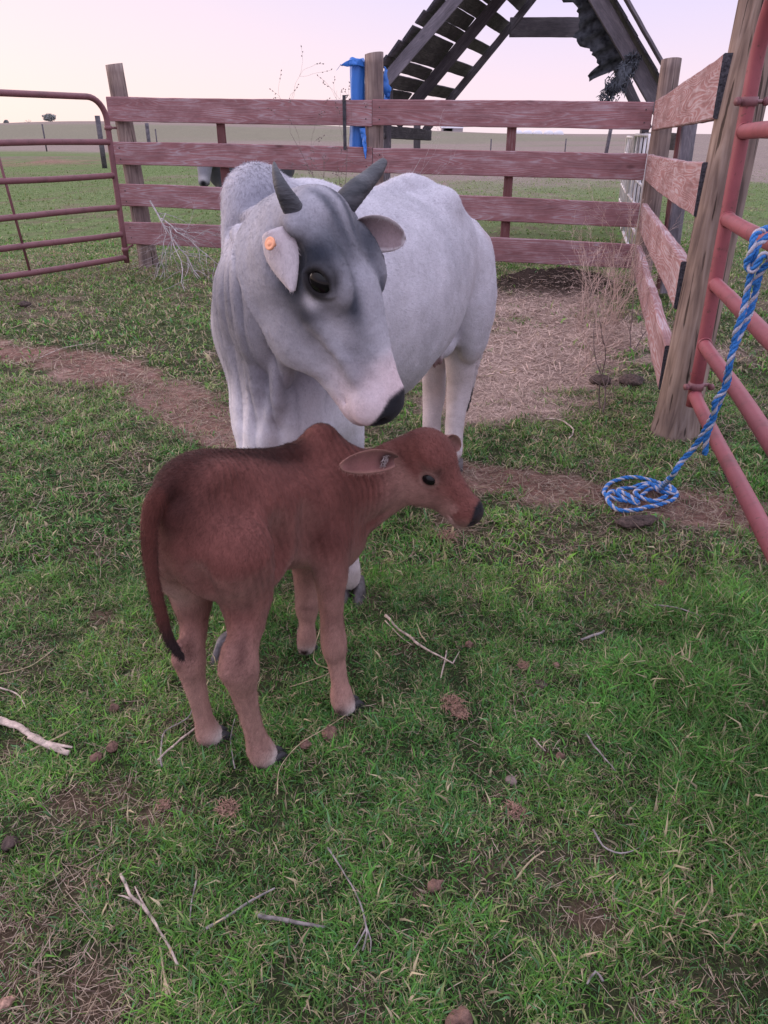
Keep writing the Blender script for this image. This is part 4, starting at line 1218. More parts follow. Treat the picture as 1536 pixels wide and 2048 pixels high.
    for s in (-1, 1):
        e = B.out_to_skin(hp(0.092, 0.02 * s, -0.040), L * s) - L * s * 0.004
        ev = unit(h + Nn * 0.62); eu = unit(Nn - ev * (Nn @ ev))
        B.ell(e + L * s * 0.008, (0.021, 0.010, 0.0145), (ev, L, eu), k=0.006, sub=True)
        o = e + L * s * 0.003
        B.chain([o - ev * 0.022, o + eu * 0.0150 + L * s * 0.001, o + ev * 0.022], [0.0025, 0.0036, 0.0025], k=0.005)
        B.chain([o - ev * 0.022, o - eu * 0.0145, o + ev * 0.022], [0.0025, 0.0030, 0.0025], k=0.005)
        eyes.append((e, s))
        B.ell(hp(0.230, 0.020 * s, -0.048), (0.011, 0.008, 0.010), (unit(h + L * s * 0.8), L, Nn), k=0.004, sub=True)
        B.seg(hp(0.236, 0.0, -0.070), hp(0.170, 0.038 * s, -0.074), 0.0020, 0.0026, k=0.006, sub=True)   # mouth line
    V, Q = B.surface(2)
    V[:, 2] = np.maximum(V[:, 2], 0.006)
    eb = P(792, 922, 1.685); et = P(680, 916, 1.59)
    eb2 = P(888, 880, 1.83); et2 = P(921, 887, 1.93)
    E1 = ear_mesh(eb, et, np.array((0.05, -0.93, 0.05)), 0.037, 0.010, 0.0045)
    E2 = ear_mesh(eb2, et2, np.array((0.3, -0.8, 0.1)), 0.026, 0.012, 0.0045)
    front = np.zeros(len(V)); 
    for E in (E1, E2):
        Q = np.concatenate([Q, E[1] + len(V)]); V = np.concatenate([V, E[0]]); front = np.concatenate([front, E[2]])
    n = vnormals(V, Q)
    # loose skin: fine upright ripples over ribs and shoulder
    s = V @ f; zz = V[:, 2]
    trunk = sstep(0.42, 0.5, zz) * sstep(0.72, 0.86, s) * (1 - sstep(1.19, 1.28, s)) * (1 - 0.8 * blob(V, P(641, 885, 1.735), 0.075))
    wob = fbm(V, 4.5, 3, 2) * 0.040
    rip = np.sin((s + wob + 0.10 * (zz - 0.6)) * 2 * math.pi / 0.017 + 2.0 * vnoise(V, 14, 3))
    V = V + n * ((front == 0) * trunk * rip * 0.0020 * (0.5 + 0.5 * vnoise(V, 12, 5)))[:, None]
    V = V + n * (fbm(V, 16, 3, 1) * 0.0022 * (front == 0))[:, None]
    n = vnormals(V, Q)
    # coat colour, with groove and joint shade painted in on the legs
    base = np.array((0.158, 0.056, 0.047)); dark = np.array((0.042, 0.012, 0.010)); pale = np.array((0.38, 0.215, 0.185)); cream = np.array((0.50, 0.34, 0.29))
    c = np.tile(base, (len(V), 1))
    nz = fbm(V, 7, 4, 4)
    c = paint(c, sstep(0.50, 0.16, zz + nz * 0.10), pale)                                   # legs
    c = paint(c, 0.55 * sstep(0.25, -0.6, n[:, 2] + nz * 0.3) * sstep(0.3, 0.45, zz) * (1 - sstep(0.62, 0.7, zz)), pale)
    spine = np.array([P(338, 962, 1.40), P(372, 930, 1.44), P(420, 916, 1.50), P(500, 912, 1.59), P(575, 903, 1.67)])
    d = np.full(len(V), 9.0)
    for a, b in zip(spine[:-1], spine[1:]):
        t = np.clip(((V - a) @ (b - a)) / ((b - a) @ (b - a)), 0, 1)
        d = np.minimum(d, np.linalg.norm(V - a - t[:, None] * (b - a), axis=1))
    c = paint(c, 0.9 * sstep(0.075, 0.02, d + nz * 0.035), dark)
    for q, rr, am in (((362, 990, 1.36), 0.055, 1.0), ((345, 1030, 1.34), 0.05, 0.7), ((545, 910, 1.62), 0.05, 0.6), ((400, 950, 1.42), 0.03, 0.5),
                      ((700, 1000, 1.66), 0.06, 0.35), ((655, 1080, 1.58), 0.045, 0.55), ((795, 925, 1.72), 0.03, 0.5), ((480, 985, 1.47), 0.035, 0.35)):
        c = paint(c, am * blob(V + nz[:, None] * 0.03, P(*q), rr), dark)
    dt = np.full(len(V), 9.0)
    for a, b in zip(TP[1:-1], TP[2:]):
        t = np.clip(((V - a) @ (b - a)) / ((b - a) @ (b - a)), 0, 1)
        dt = np.minimum(dt, np.linalg.norm(V - a - t[:, None] * (b - a), axis=1))
    tm = sstep(0.030, 0.020, dt)
    c = paint(c, tm * 0.6, (0.085, 0.022, 0.016))
    c = paint(c, tm * sstep(0.50, 0.40, zz) * 0.95, (0.016, 0.010, 0.012))
    # pale inside of the thighs
    for q, rr, am in (((352, 1180, 1.46), 0.045, 0.7), ((425, 1225, 1.44), 0.035, 0.5), ((600, 1145, 1.62), 0.05, 0.4), ((630, 1150, 1.74), 0.045, 0.8)):
        c = paint(c, am * blob(V, P(*q), rr), cream)
    # face
    hv = V - P0; u = hv @ h; v = hv @ L; ww = hv @ Nn
    face = sstep(0.13, 0.10, np.linalg.norm(V - hp(0.11, 0, -0.06), axis=1)) if False else sstep(0.19, 0.11, np.linalg.norm(V - hp(0.12, 0, -0.06), axis=1)) * (u > -0.05)
    c = paint(c, 0.5 * face * sstep(-0.055, -0.085, ww) * sstep(0.19, 0.10, u), pale)
    c = paint(c, 0.35 * face * sstep(-0.04, -0.01, ww) * sstep(0.12, 0.06, u), (0.10, 0.026, 0.022))
    for e, s_ in eyes:
        c = paint(c, 0.42 * np.exp(-((np.linalg.norm(V - e, axis=1) - 0.0215) / 0.004) ** 2), (0.40, 0.25, 0.21))
        c = paint(c, 0.9 * blob(V, e + Nn * 0.026 + h * 0.020, 0.013), dark)
        c = paint(c, 0.8 * blob(V, e + Nn * 0.034 + h * 0.004, 0.010), dark)
        c = paint(c, 1.2 * blob(V, e + L * s_ * 0.003, 0.0155), (0.012, 0.008, 0.009))
    c = paint(c, face * sstep(0.210, 0.218, u / S * 1.0 + 0.40 * (ww / S + 0.05) - 0.5 * np.maximum(np.abs(v) - 0.022, 0)) * sstep(-0.078, -0.070, ww), (0.012, 0.012, 0.016))
    c = paint(c, face * sstep(0.200, 0.22, u) * sstep(-0.080, -0.088, ww), (0.42, 0.27, 0.24))
    c = paint(c, 0.5 * face * sstep(0.16, 0.2, u) * sstep(-0.04, -0.06, ww) * (u < 0.21), pale)
    # inside of the ears
    c = paint(c, 0.9 * (front > 0.5) * (0.6 + 0.4 * nz), (0.27, 0.13, 0.13))
    c = paint(c, 0.5 * ((front > 0) & (front < 0.5)), pale)
    c = paint(c, (front > 0.5) * blob(V, eb + E1[3] * 0.028, 0.020), (0.02, 0.012, 0.012))
    # white pasterns above the hooves and dewclaws
    for q, rr in (((704, 1424, 1.56), 0.032), ((549, 1514, 1.39), 0.032), ((443, 1476, 1.46), 0.030), ((618, 1306, 1.79), 0.026)):
        c = paint(c, 1.1 * blob(V, P(*q), rr), (0.66, 0.58, 0.56))
    for q in ((683, 1419, 1.553), (525, 1526, 1.375), (419, 1481, 1.45), (609, 1306, 1.785)):
        c = paint(c, 1.6 * blob(V, P(*q), 0.0135), (0.03, 0.012, 0.012))
    for pa, pb, rr, am in ((P(487, 1225, 1.345), P(482, 1325, 1.315), 0.007, 0.7), (P(470, 1345, 1.31), P(505, 1350, 1.32), 0.005, 0.35), (P(655, 1318, 1.56), P(690, 1316, 1.56), 0.005, 0.4),  # dark lines: shade painted into tendon grooves and joint creases
                           (P(385, 1240, 1.455), P(383, 1310, 1.43), 0.006, 0.6), (P(600, 1216, 1.79), P(627, 1218, 1.79), 0.005, 0.4), (P(505, 1500, 1.36), P(548, 1497, 1.37), 0.005, 0.3)):
        t = np.clip(((V - pa) @ (pb - pa)) / ((pb - pa) @ (pb - pa)), 0, 1)
        c = paint(c, am * np.exp(-(np.linalg.norm(V - pa - t[:, None] * (pb - pa), axis=1) / (rr * 2.2)) ** 2), (0.10, 0.045, 0.04))
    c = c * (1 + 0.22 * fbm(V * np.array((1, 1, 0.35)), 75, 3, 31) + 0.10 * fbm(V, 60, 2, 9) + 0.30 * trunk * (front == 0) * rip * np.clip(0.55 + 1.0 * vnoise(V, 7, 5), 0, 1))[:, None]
    root = thing('calf', (-0.30, 1.55, 0), 'young reddish brown calf standing with its head turned sideways', 'calf')
    def flow(Pp, nn_):
        d_ = np.tile(-0.55 * f + np.array((0, 0, -0.75)), (len(Pp), 1))
        hd = (np.linalg.norm(Pp - hp(0.11, 0, -0.06), axis=1) < 0.17)[:, None]
        return np.where(hd, -h * 0.9 - Nn * 0.4, d_)
    skin = (1 - sstep(0.240, 0.250, u) * face) * (1 - 0.94 * (front > 0.1))
    for e, s_ in eyes: skin = skin * (1 - sstep(0.022, 0.016, np.linalg.norm(V - e, axis=1)))
    F1 = fur(V, Q, c, flow, 170000, 0.0095, 0.00045, 0.26, 1, mask=skin, tone=(0.68, 0.68))
    F2 = fur(V, Q, c, flow, 9000, 0.015, 0.0005, 0.22, 2, mask=skin * (tm + 0.6 * sstep(0.05, 0.02, d)))
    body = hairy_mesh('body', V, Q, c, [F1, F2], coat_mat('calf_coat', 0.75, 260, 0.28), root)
    for e, s_ in eyes:
        Vs, Fs = sphere_mesh(e + L * s_ * 0.0010, (0.0190, 0.0130, 0.0148), (unit(h + Nn * 0.62), L, unit(np.cross(unit(h + Nn * 0.62), L))), 20, 14)
        mesh_obj('eye', Vs, Fs, eye_mat, root)
    # hooves: cloven pairs
    for (px, py, Y, dx) in ((556, 1530, 1.405, 1), (708, 1437, 1.59, 1), (443, 1489, 1.48, 1), (619, 1313, 1.83, 1)):
        g = P(px, py, Y); g[2] = float(gh(g[0], g[1])) - 0.004
        hoof(root, g, unit(f + 0.25 * r), 0.058, 0.050, 0.034, hoof_dark)
    # pale tuft in the near ear
    M = MB(); rs = random.Random(4)
    for i in range(60):
        e1 = E1[3:]
        b0 = eb + e1[0] * (0.026 + 0.012 * rs.random()) + e1[1] * rs.uniform(-0.016, 0.014) + e1[2] * -0.004
        tp = b0 + e1[0] * 0.016 * rs.random() + e1[1] * rs.uniform(-.008, .008) + e1[2] * rs.uniform(0.006, 0.012) + np.array((0, 0, -0.004))
        M.tube([b0, (b0 + tp) / 2 + e1[2] * 0.002, tp], [0.0005, 0.0004, 0.0001], 3, cap=False)
    M.build('ear_hair', pale_hair, root)
    return body, c, f

def hoof(root, g, fw, ln, wd, ht, mat):
    """two toes side by side, flat below, sloping in front"""
    r = np.cross(fw, (0, 0, 1.0)); up = np.array((0, 0, 1.0))
    M = MB()
    for s in (-1, 1):
        rings = []
        for (z, k, sh) in ((0.0, 1.0, 0.0), (0.25, 0.97, -0.03), (0.6, 0.84, -0.12), (1.0, 0.66, -0.22)):
            ring = []
            for j in range(12):
                a = 2 * math.pi * j / 12
                x = math.cos(a); y = math.sin(a)
                xx = (x * 0.5 + (0.10 if x > 0.5 else 0)) * ln * k + sh * ln
                yy = y * wd * 0.235 * k * (1 - 0.22 * max(x, 0)) + s * wd * 0.245 - s * max(x, 0) * wd * 0.03
                ring.append(g + fw * xx + r * yy + up * (z * ht - 0.002))
            rings.append(ring)
        V = [p for q in rings for p in q]
        F = []
        for i in range(3):
            for j in range(12):
                a, b = i * 12 + j, i * 12 + (j + 1) % 12
                F.append((a, b, b + 12, a + 12))
        F.append(tuple(range(11, -1, -1))); F.append(tuple(range(36, 48)))
        M.add(V, F)
    return M.build('hoof', mat, root)

def coat_mat(name, rough, scale, bump, stretch=(1, 1, 1)):
    m, nt, b = new_mat(name)
    L = nt.links.new
    a = N_(nt, 'ShaderNodeAttribute', attribute_name='coat')
    tc = N_(nt, 'ShaderNodeTexCoord')
    mp = N_(nt, 'ShaderNodeMapping'); mp.inputs['Scale'].default_value = stretch
    L(tc.outputs['Object'], mp.inputs['Vector'])
    wz = N_(nt, 'ShaderNodeTexNoise'); wz.inputs['Scale'].default_value = scale; wz.inputs['Detail'].default_value = 4; wz.inputs['Distortion'].default_value = 0.6
    L(mp.outputs[0], wz.inputs['Vector'])
    mr = N_(nt, 'ShaderNodeMapRange'); mr.inputs['To Min'].default_value = 0.82; mr.inputs['To Max'].default_value = 1.16
    L(wz.outputs['Fac'], mr.inputs['Value'])
    mx = N_(nt, 'ShaderNodeVectorMath', operation='SCALE')
    L(a.outputs['Color'], mx.inputs[0]); L(mr.outputs[0], mx.inputs['Scale'])
    L(mx.outputs[0], b.inputs['Base Color'])
    b.inputs['Roughness'].default_value = rough
    b.inputs['Specular IOR Level'].default_value = 0.18
    b.inputs['Sheen Weight'].default_value = 0.06
    b.inputs['Sheen Roughness'].default_value = 0.5
    bp = N_(nt, 'ShaderNodeBump'); bp.inputs['Strength'].default_value = bump; bp.inputs['Distance'].default_value = 0.003
    L(wz.outputs['Fac'], bp.inputs['Height']); L(bp.outputs[0], b.inputs['Normal'])
    return m
eye_mat = simple_mat('wet_dark_eye', (0.006, 0.005, 0.006), rough=0.10, spec=0.22, var=0.1)
hoof_dark = simple_mat('dark_hoof', (0.022, 0.02, 0.024), rough=0.45, spec=0.4, var=0.3, vscale=60, bump=0.3, bscale=120)
pale_hair = simple_mat('pale_hair', (0.5, 0.42, 0.42), rough=0.8)
# ------------------------------------------------------------------ the white cow
def build_cow():
    g = unit((-0.39, -0.92, 0)); l = unit((0.92, -0.39, 0)); up = np.array((0, 0, 1.0))
    AX = [g, l, up]; P = at
    B = Body((-0.62, 1.42, -0.01), (0.66, 3.72, 1.40), 0.0062)
    # trunk
    B.ell((-0.25, 2.18, 0.88), (0.25, 0.185, 0.33), AX, k=0.08)
    B.ell((-0.17, 2.42, 0.86), (0.32, 0.255, 0.345), AX, k=0.10)
    B.ell((-0.06, 2.68, 0.825), (0.34, 0.280, 0.350), AX, k=0.10)
    B.ell((0.05, 2.93, 0.850), (0.32, 0.262, 0.325), AX, k=0.10)
    B.ell((0.155, 3.15, 0.925), (0.24, 0.205, 0.240), AX, k=0.10)
    B.ell((0.245, 3.33, 0.90), (0.13, 0.165, 0.18), AX, k=0.08)
    # top line
    B.chain([(-0.26, 2.28, 1.12), (-0.14, 2.52, 1.135), (-0.02, 2.78, 1.125), (0.09, 3.02, 1.155), (0.20, 3.26, 1.085), (0.30, 3.42, 0.99)],
            [0.09, 0.065, 0.06, 0.062, 0.068, 0.055], k=0.12)
    B.ell((0.105, 3.05, 1.125) + l * 0.10, (0.07, 0.06, 0.035), AX, k=0.10)
    B.ell((0.105, 3.05, 1.125) - l * 0.10, (0.07, 0.06, 0.035), AX, k=0.10)
    B.ell((0.30, 3.40, 0.94) + l * 0.09, (0.045, 0.045, 0.045), AX, k=0.06)
    # hump
    B.ell(P(520, 452, 2.18), (0.125, 0.082, 0.150), AX, k=0.05)
    B.ell(P(512, 395, 2.17), (0.085, 0.074, 0.072), AX, k=0.04)
    # shoulder, neck
    B.ell((-0.27, 2.09, 0.86), (0.15, 0.165, 0.26), AX, k=0.06)
    B.ell(P(590, 760, 2.02), (0.15, 0.13, 0.17), AX, k=0.08)
    B.ell(P(590, 850, 2.03), (0.12, 0.13, 0.11), AX, k=0.06)
    h, L, Nn = head_frame((0.36, -0.15, -0.88), (0.44, 0.90, 0.03))
    P0 = P(656, 382, 1.76); S = 1.03
    hp = lambda u, v, ww: P0 + (h * u + L * v + Nn * ww) * S
    B.ell(P(540, 600, 1.90), (0.12, 0.10, 0.15), AX, k=0.08)
    B.ell(P(560, 520, 1.90), (0.10, 0.09, 0.10), AX, k=0.08)
    B.chain([hp(0.10, 0.0, -0.13), P(585, 545, 1.93), P(550, 600, 2.04), P(540, 650, 2.14)], [0.115, 0.140, 0.160, 0.17], k=0.07, ax=l, sc=1.12)
    B.chain([P(600, 455, 1.86), P(545, 470, 1.98), P(515, 490, 2.10)], [0.075, 0.075, 0.075], k=0.07)
    B.chain([P(500, 540, 2.04), P(490, 650, 2.03), P(512, 760, 2.00), P(540, 850, 1.98)], [0.06, 0.072, 0.062, 0.042], k=0.06)
    # throat skin and dewlap
    B.chain([hp(0.25, -0.01, -0.20), P(575, 710, 1.86), P(560, 790, 1.885), P(535, 868, 1.93), P(530, 900, 1.98)], [0.05, 0.045, 0.038, 0.040, 0.05], k=0.06, ax=l, sc=1.6)
    B.chain([P(530, 660, 1.90), P(520, 740, 1.90), P(518, 820, 1.91), P(525, 870, 1.93)], [0.05, 0.036, 0.026, 0.028], k=0.05)
    # crease between hump and neck
    cs = [B.out_to_skin(P(x_, y_, 2.10), (0, -1, 0.05), 0.25) for x_, y_ in ((466, 460), (476, 446), (492, 440), (512, 441))]
    for a_, b_ in zip(cs[:-1], cs[1:]): B.seg(a_, b_, 0.017, 0.013, k=0.02, sub=True)
    B.ell(B.out_to_skin(P(500, 462, 2.10), (0, -1, 0.05), 0.25), (0.03, 0.03, 0.022), k=0.03)
    # fore legs
    B.chain([P(650, 800, 2.12), P(672, 880, 2.13), P(676, 960, 2.13), P(680, 1030, 2.12), P(686, 1090, 2.12), P(692, 1130, 2.12), P(698, 1158, 2.12)],
            [0.11, 0.083, 0.056, 0.050, 0.036, 0.040, 0.034], k=0.06)
    B.chain([P(545, 830, 2.02), P(532, 920, 1.98), P(515, 1020, 1.95), P(500, 1110, 1.91), P(492, 1180, 1.90), P(486, 1240, 1.88), P(478, 1280, 1.86)],
            [0.11, 0.080, 0.055, 0.048, 0.034, 0.040, 0.034], k=0.06)
    # hind legs
    B.ell((0.285, 3.30, 0.72) + l * 0.095, (0.15, 0.085, 0.26), AX, k=0.08)
    B.ell((0.20, 3.34, 0.74) - l * 0.06, (0.16, 0.09, 0.22), AX, k=0.08)
    B.chain([P(918, 600, 3.27), P(922, 660, 3.28), P(921, 720, 3.30), P(919, 775, 3.31), P(911, 830, 3.25), P(907, 880, 3.20), P(905, 905, 3.16)],
            [0.13, 0.098, 0.064, 0.053, 0.040, 0.037, 0.041], k=0.06)
    B.chain([P(880, 620, 3.40), P(872, 690, 3.42), P(868, 740, 3.44), P(868, 785, 3.46), P(864, 830, 3.42), P(863, 862, 3.40), P(862, 880, 3.36)],
            [0.10, 0.075, 0.052, 0.050, 0.040, 0.038, 0.040], k=0.05)
    # udder
    B.ell(P(868, 690, 3.12), (0.10, 0.08, 0.06), AX, k=0.05)
    for dx, dy in ((880, 722), (868, 728)):
        B.seg(P(dx, dy - 16, 3.02), P(dx + 1, dy + 4, 3.02), 0.014, 0.009, k=0.01)
    # tail
    TP = [P(940, 452, 3.40), P(962, 482, 3.46), P(977, 540, 3.49), P(975, 610, 3.48), P(962, 690, 3.47), P(948, 745, 3.46), P(939, 785, 3.45), P(934, 822, 3.45)]
    B.chain(TP, [0.030, 0.028, 0.022, 0.018, 0.016, 0.014, 0.013, 0.006], k=0.03)
    # head
    HA = (h, L, Nn)
    he = lambda c, rad, k, **kw: B.ell(hp(*c), np.array(rad) * S, HA, k=k, **kw)
    he((0.085, 0, -0.085), (0.110, 0.090, 0.095), 0.05)
    he((0.035, 0, -0.045), (0.055, 0.090, 0.050), 0.04)
    he((0.175, 0, -0.075), (0.125, 0.092, 0.080), 0.05)
    B.seg(hp(0.22, 0, -0.080), hp(0.420, 0, -0.088), 0.082 * S, 0.061 * S, k=0.05, ax=L, sc=1.22)
    B.seg(hp(0.20, 0, -0.015), hp(0.42, 0, -0.045), 0.030 * S, 0.024 * S, k=0.04)
    B.seg(hp(0.22, 0, -0.205), hp(0.415, 0, -0.140), 0.042 * S, 0.034 * S, k=0.05)
    for s in (-1, 1):
        he((0.22, 0.040 * s, -0.160), (0.105, 0.036, 0.085), 0.05)
        he((0.125, 0.086 * s, -0.018), (0.055, 0.024, 0.024), 0.035)
        he((0.165, 0.082 * s, -0.040), (0.075, 0.024, 0.055), 0.04)
        he((0.235, 0.080 * s, -0.085), (0.045, 0.016, 0.014), 0.03)
        B.seg(hp(0.27, 0.066 * s, -0.095), hp(0.37, 0.052 * s, -0.085), 0.012, 0.010, k=0.03)
        he((0.05, 0.100 * s, -0.050), (0.030, 0.028, 0.028), 0.03)           # horn base
    he((0.440, 0, -0.080), (0.046, 0.066, 0.053), 0.035)
    he((0.446, 0, -0.134), (0.040, 0.046, 0.026), 0.02)
    he((0.462, 0, -0.078), (0.028, 0.048, 0.044), 0.02)
    for s in (-1, 1):
        B.ell(hp(0.085, 0.112 * s, -0.085), (0.045, 0.022, 0.035), HA, k=0.04, sub=True)          # temple hollow
        B.ell(hp(0.275, 0.100 * s, -0.035), (0.050, 0.020, 0.024), HA, k=0.04, sub=True)          # hollow before the eye
        B.ell(hp(0.345, 0.092 * s, -0.120), (0.070, 0.024, 0.030), HA, k=0.04, sub=True)          # cheek line
        B.chain([hp(0.215, 0.080 * s, -0.100), hp(0.27, 0.074 * s, -0.092), hp(0.33, 0.060 * s, -0.082)], [0.012, 0.011, 0.008], k=0.025)
        B.ell(hp(0.445, 0.050 * s, -0.085), (0.036, 0.020, 0.036), HA, k=0.02)                    # nostril wings
    eyes = []
    for s in (-1, 1):
        e = B.out_to_skin(hp(0.160, 0.05 * s, -0.030), L * s) - L * s * 0.010
        B.ell(e + L * s * 0.016, (0.037, 0.018, 0.026), (unit(h * 1.28 + Nn * 0.9), L, unit(np.cross(unit(h * 1.28 + Nn * 0.9), L))), k=0.012, sub=True)
        ev = unit(h * 1.28 + Nn * 0.9); eu = unit(Nn - ev * (Nn @ ev)); o = e + L * s * 0.008
        B.chain([o - ev * 0.040 - eu * 0.005, o - ev * 0.016 + eu * 0.026 + L * s * 0.004, o + ev * 0.014 + eu * 0.024 + L * s * 0.004, o + ev * 0.038 - eu * 0.008],
                [0.004, 0.006, 0.0050, 0.0025], k=0.010)
        B.chain([o - ev * 0.040 - eu * 0.007, o - eu * 0.0275, o + ev * 0.038 - eu * 0.009], [0.004, 0.005, 0.0025], k=0.010)
        eyes.append((e, s))
        B.ell(hp(0.486, 0.034 * s, -0.072), (0.020, 0.015, 0.017), (unit(h + L * s * 0.9), L, Nn), k=0.008, sub=True)
        B.seg(hp(0.49, 0, -0.124), hp(0.37, 0.072 * s, -0.135), 0.003, 0.004, k=0.010, sub=True)
    V, Q = B.surface(2)
    V[:, 2] = np.maximum(V[:, 2], 0.006)
    eb = P(546, 462, 1.69); et = P(586, 572, 1.66)
    eb2 = P(703, 458, 1.83); et2 = P(811, 468, 1.86)
    E1 = ear_mesh(eb, et, np.array((-0.35, -0.90, 0.10)), 0.048, -0.014, 0.007, broad=True)
    E2 = ear_mesh(eb2, et2, np.array((0.10, -0.85, -0.30)), 0.051, 0.017, 0.007)
    front = np.zeros(len(V))
    for ei, E in enumerate((E1, E2)):
        Q = np.concatenate([Q, E[1] + len(V)]); V = np.concatenate([V, E[0]]); front = np.concatenate([front, E[2] + 2 * ei * (E[2] > 0.5)])
    n = vnormals(V, Q)
    hd = np.linalg.norm(V - hp(0.25, 0, -0.09), axis=1)
    isear = front > 0
    face = ((hd < 0.33 * S) & ((V - P0) @ Nn > -0.26) & ((V - P0) @ h > -0.09) & ~isear).astype(float)
    # hanging folds of the neck and chest
    lat = V @ l; fz = V @ g
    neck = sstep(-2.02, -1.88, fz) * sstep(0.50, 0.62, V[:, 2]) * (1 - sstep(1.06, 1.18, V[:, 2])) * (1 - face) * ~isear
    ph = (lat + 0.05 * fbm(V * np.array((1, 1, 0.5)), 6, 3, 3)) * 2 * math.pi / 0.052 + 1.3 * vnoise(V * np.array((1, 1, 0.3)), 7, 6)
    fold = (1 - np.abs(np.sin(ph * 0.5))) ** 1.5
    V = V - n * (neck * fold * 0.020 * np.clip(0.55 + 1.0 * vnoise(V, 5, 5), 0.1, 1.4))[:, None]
    # flank muscle and rib hints
    body_m = (1 - face) * ~isear * sstep(0.3, 0.5, V[:, 2])
    V = V + n * (body_m * fbm(V, 7, 3, 1) * 0.006)[:, None]
    V = V + n * (body_m * (1 - neck) * 0.0012 * fbm(V, 30, 3, 8))[:, None]
    V = V + n * (face * (0.0020 * fbm(V, 22, 4, 2) + 0.0016 * fbm(V, 55, 3, 12)))[:, None]
    n = vnormals(V, Q)
    # coat colour, with some light and shade painted into neck and chest
    white = np.array((0.545, 0.520, 0.585)); grey = np.array((0.20, 0.195, 0.235)); slate = np.array((0.050, 0.056, 0.080)); cream = np.array((0.62, 0.50, 0.47)); pink = np.array((0.60, 0.42, 0.42))
    c = np.tile(white, (len(V), 1))
    nz = fbm(V, 5, 4, 4)
    zz = V[:, 2]
    c = paint(c, 0.5 * sstep(0.60, 0.40, zz + nz * 0.08), cream)
    c = paint(c, 0.30 * sstep(-0.1, 0.5, fbm(V, 3, 3, 7)) * (1 - face), grey)
    c = paint(c, 0.9 * neck * sstep(1.12, 1.0, zz) * sstep(0.68, 0.84, zz) * sstep(-0.5, 0.5, nz + 0.25) * sstep(-1.26, -1.16, lat), grey)  # neck grey also carries painted shade below the jaw; outer rim stays bright
    c = paint(c, neck * fold ** 2 * 0.7, grey)  # crease shade painted into the neck folds
    c = paint(c, neck * 0.7 * sstep(0.78, 0.64, zz + 0.05 * nz), (0.78, 0.75, 0.82))  # lower chest lightened in colour to carry the light falling there
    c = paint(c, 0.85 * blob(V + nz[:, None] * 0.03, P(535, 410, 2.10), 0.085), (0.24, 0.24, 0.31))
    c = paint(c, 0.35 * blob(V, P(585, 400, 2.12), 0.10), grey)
    for q, rr, am, cc in (((476, 447, 2.04), 0.020, 0.9, slate), ((500, 455, 2.03), 0.022, 0.6, grey), ((800, 690, 2.5), 0.05, 0.3, grey), ((790, 640, 2.5), 0.03, 0.3, grey),  # first entry: shade painted into the hump crease
                      ((505, 600, 1.90), 0.085, 0.75, (0.17, 0.165, 0.20)), ((500, 700, 1.90), 0.07, 0.75, (0.17, 0.165, 0.20)), ((530, 540, 1.85), 0.06, 0.5, grey), ((570, 790, 1.9), 0.07, 0.6, grey),  # neck patches: painted shade on throat and under the jaw
                      ((880, 722, 3.02), 0.022, 1.0, (0.25, 0.13, 0.13)), ((868, 728, 3.02), 0.022, 1.0, (0.25, 0.13, 0.13)), ((968, 462, 3.3), 0.05, 0.35, (0.45, 0.25, 0.24)), ((865, 790, 3.4), 0.06, 0.4, cream), ((868, 725, 3.2), 0.05, 0.7, pink)):
        c = paint(c, am * blob(V + nz[:, None] * 0.02, P(*q), rr) * (1 - face), cc)
    q = V - P0; u = (q @ h) / S; v = (q @ L) / S; ww = (q @ Nn) / S
    nf = fbm(V, 14, 4, 5)
    c = paint(c, face * 0.75 * (1 - sstep(0.24, 0.40, u + nf * 0.04)), (0.31, 0.30, 0.35))
    c = paint(c, face * 0.45 * sstep(0.32, 0.40, u) * (1 - sstep(0.44, 0.50, u)) * sstep(0.06, -0.02, np.abs(v) - 0.02) * sstep(-0.12, -0.06, ww), pink)
    for s in (-1, 1):
        def fb(uu, vv, w_, r_, am, cc):
            nonlocal c
            dd = ((u - uu) / r_[0]) ** 2 + ((v - vv * s) / r_[1]) ** 2 + ((ww - w_) / r_[2]) ** 2
            c = paint(c, face * am * np.exp(-dd * (1 + 0.5 * nf)), cc)
        fb(0.115, 0.080, -0.030, (0.060, 0.085, 0.072), 1.25, (0.030, 0.035, 0.052))      # above the eye
        fb(0.145, 0.09, -0.095, (0.044, 0.07, 0.050), 1.15, (0.030, 0.035, 0.052))
        fb(0.208, 0.085, -0.100, (0.036, 0.07, 0.042), 1.05, (0.035, 0.038, 0.055))        # below the eye
        fb(0.210, 0.062, -0.010, (0.090, 0.022, 0.026), 1.15, slate)        # stripe before the eye
        fb(0.320, 0.055, -0.050, (0.070, 0.035, 0.045), 0.75, grey)
        fb(0.385, 0.055, -0.065, (0.045, 0.028, 0.035), 0.6, grey)
        fb(0.025, 0.030, 0.00, (0.060, 0.014, 0.05), 0.8, slate)
        fb(0.075, 0.022, 0.00, (0.050, 0.012, 0.05), 0.7, slate)
        fb(0.055, 0.095, -0.060, (0.025, 0.03, 0.03), 0.9, slate)
        fb(0.188, 0.10, -0.068, (0.018, 0.05, 0.018), 1.0, white)         # pale rim under the eye
        fb(0.265, 0.08, -0.060, (0.035, 0.04, 0.020), 0.6, white)
    for e, s_ in eyes:
        dd = np.linalg.norm((V - e) / 1.0, axis=1)
        c = paint(c, 1.3 * np.exp(-(dd / 0.041) ** 6), (0.016, 0.014, 0.017))
    c = paint(c, face * 0.65 * sstep(0.32, 0.43, u + nf * 0.05), (0.68, 0.53, 0.56))
    c = paint(c, face * sstep(0.458, 0.468, u + 0.45 * (ww + 0.08) - 0.6 * np.maximum(np.abs(v) - 0.035, 0)) * sstep(-0.130, -0.118, ww), (0.016, 0.016, 0.022))
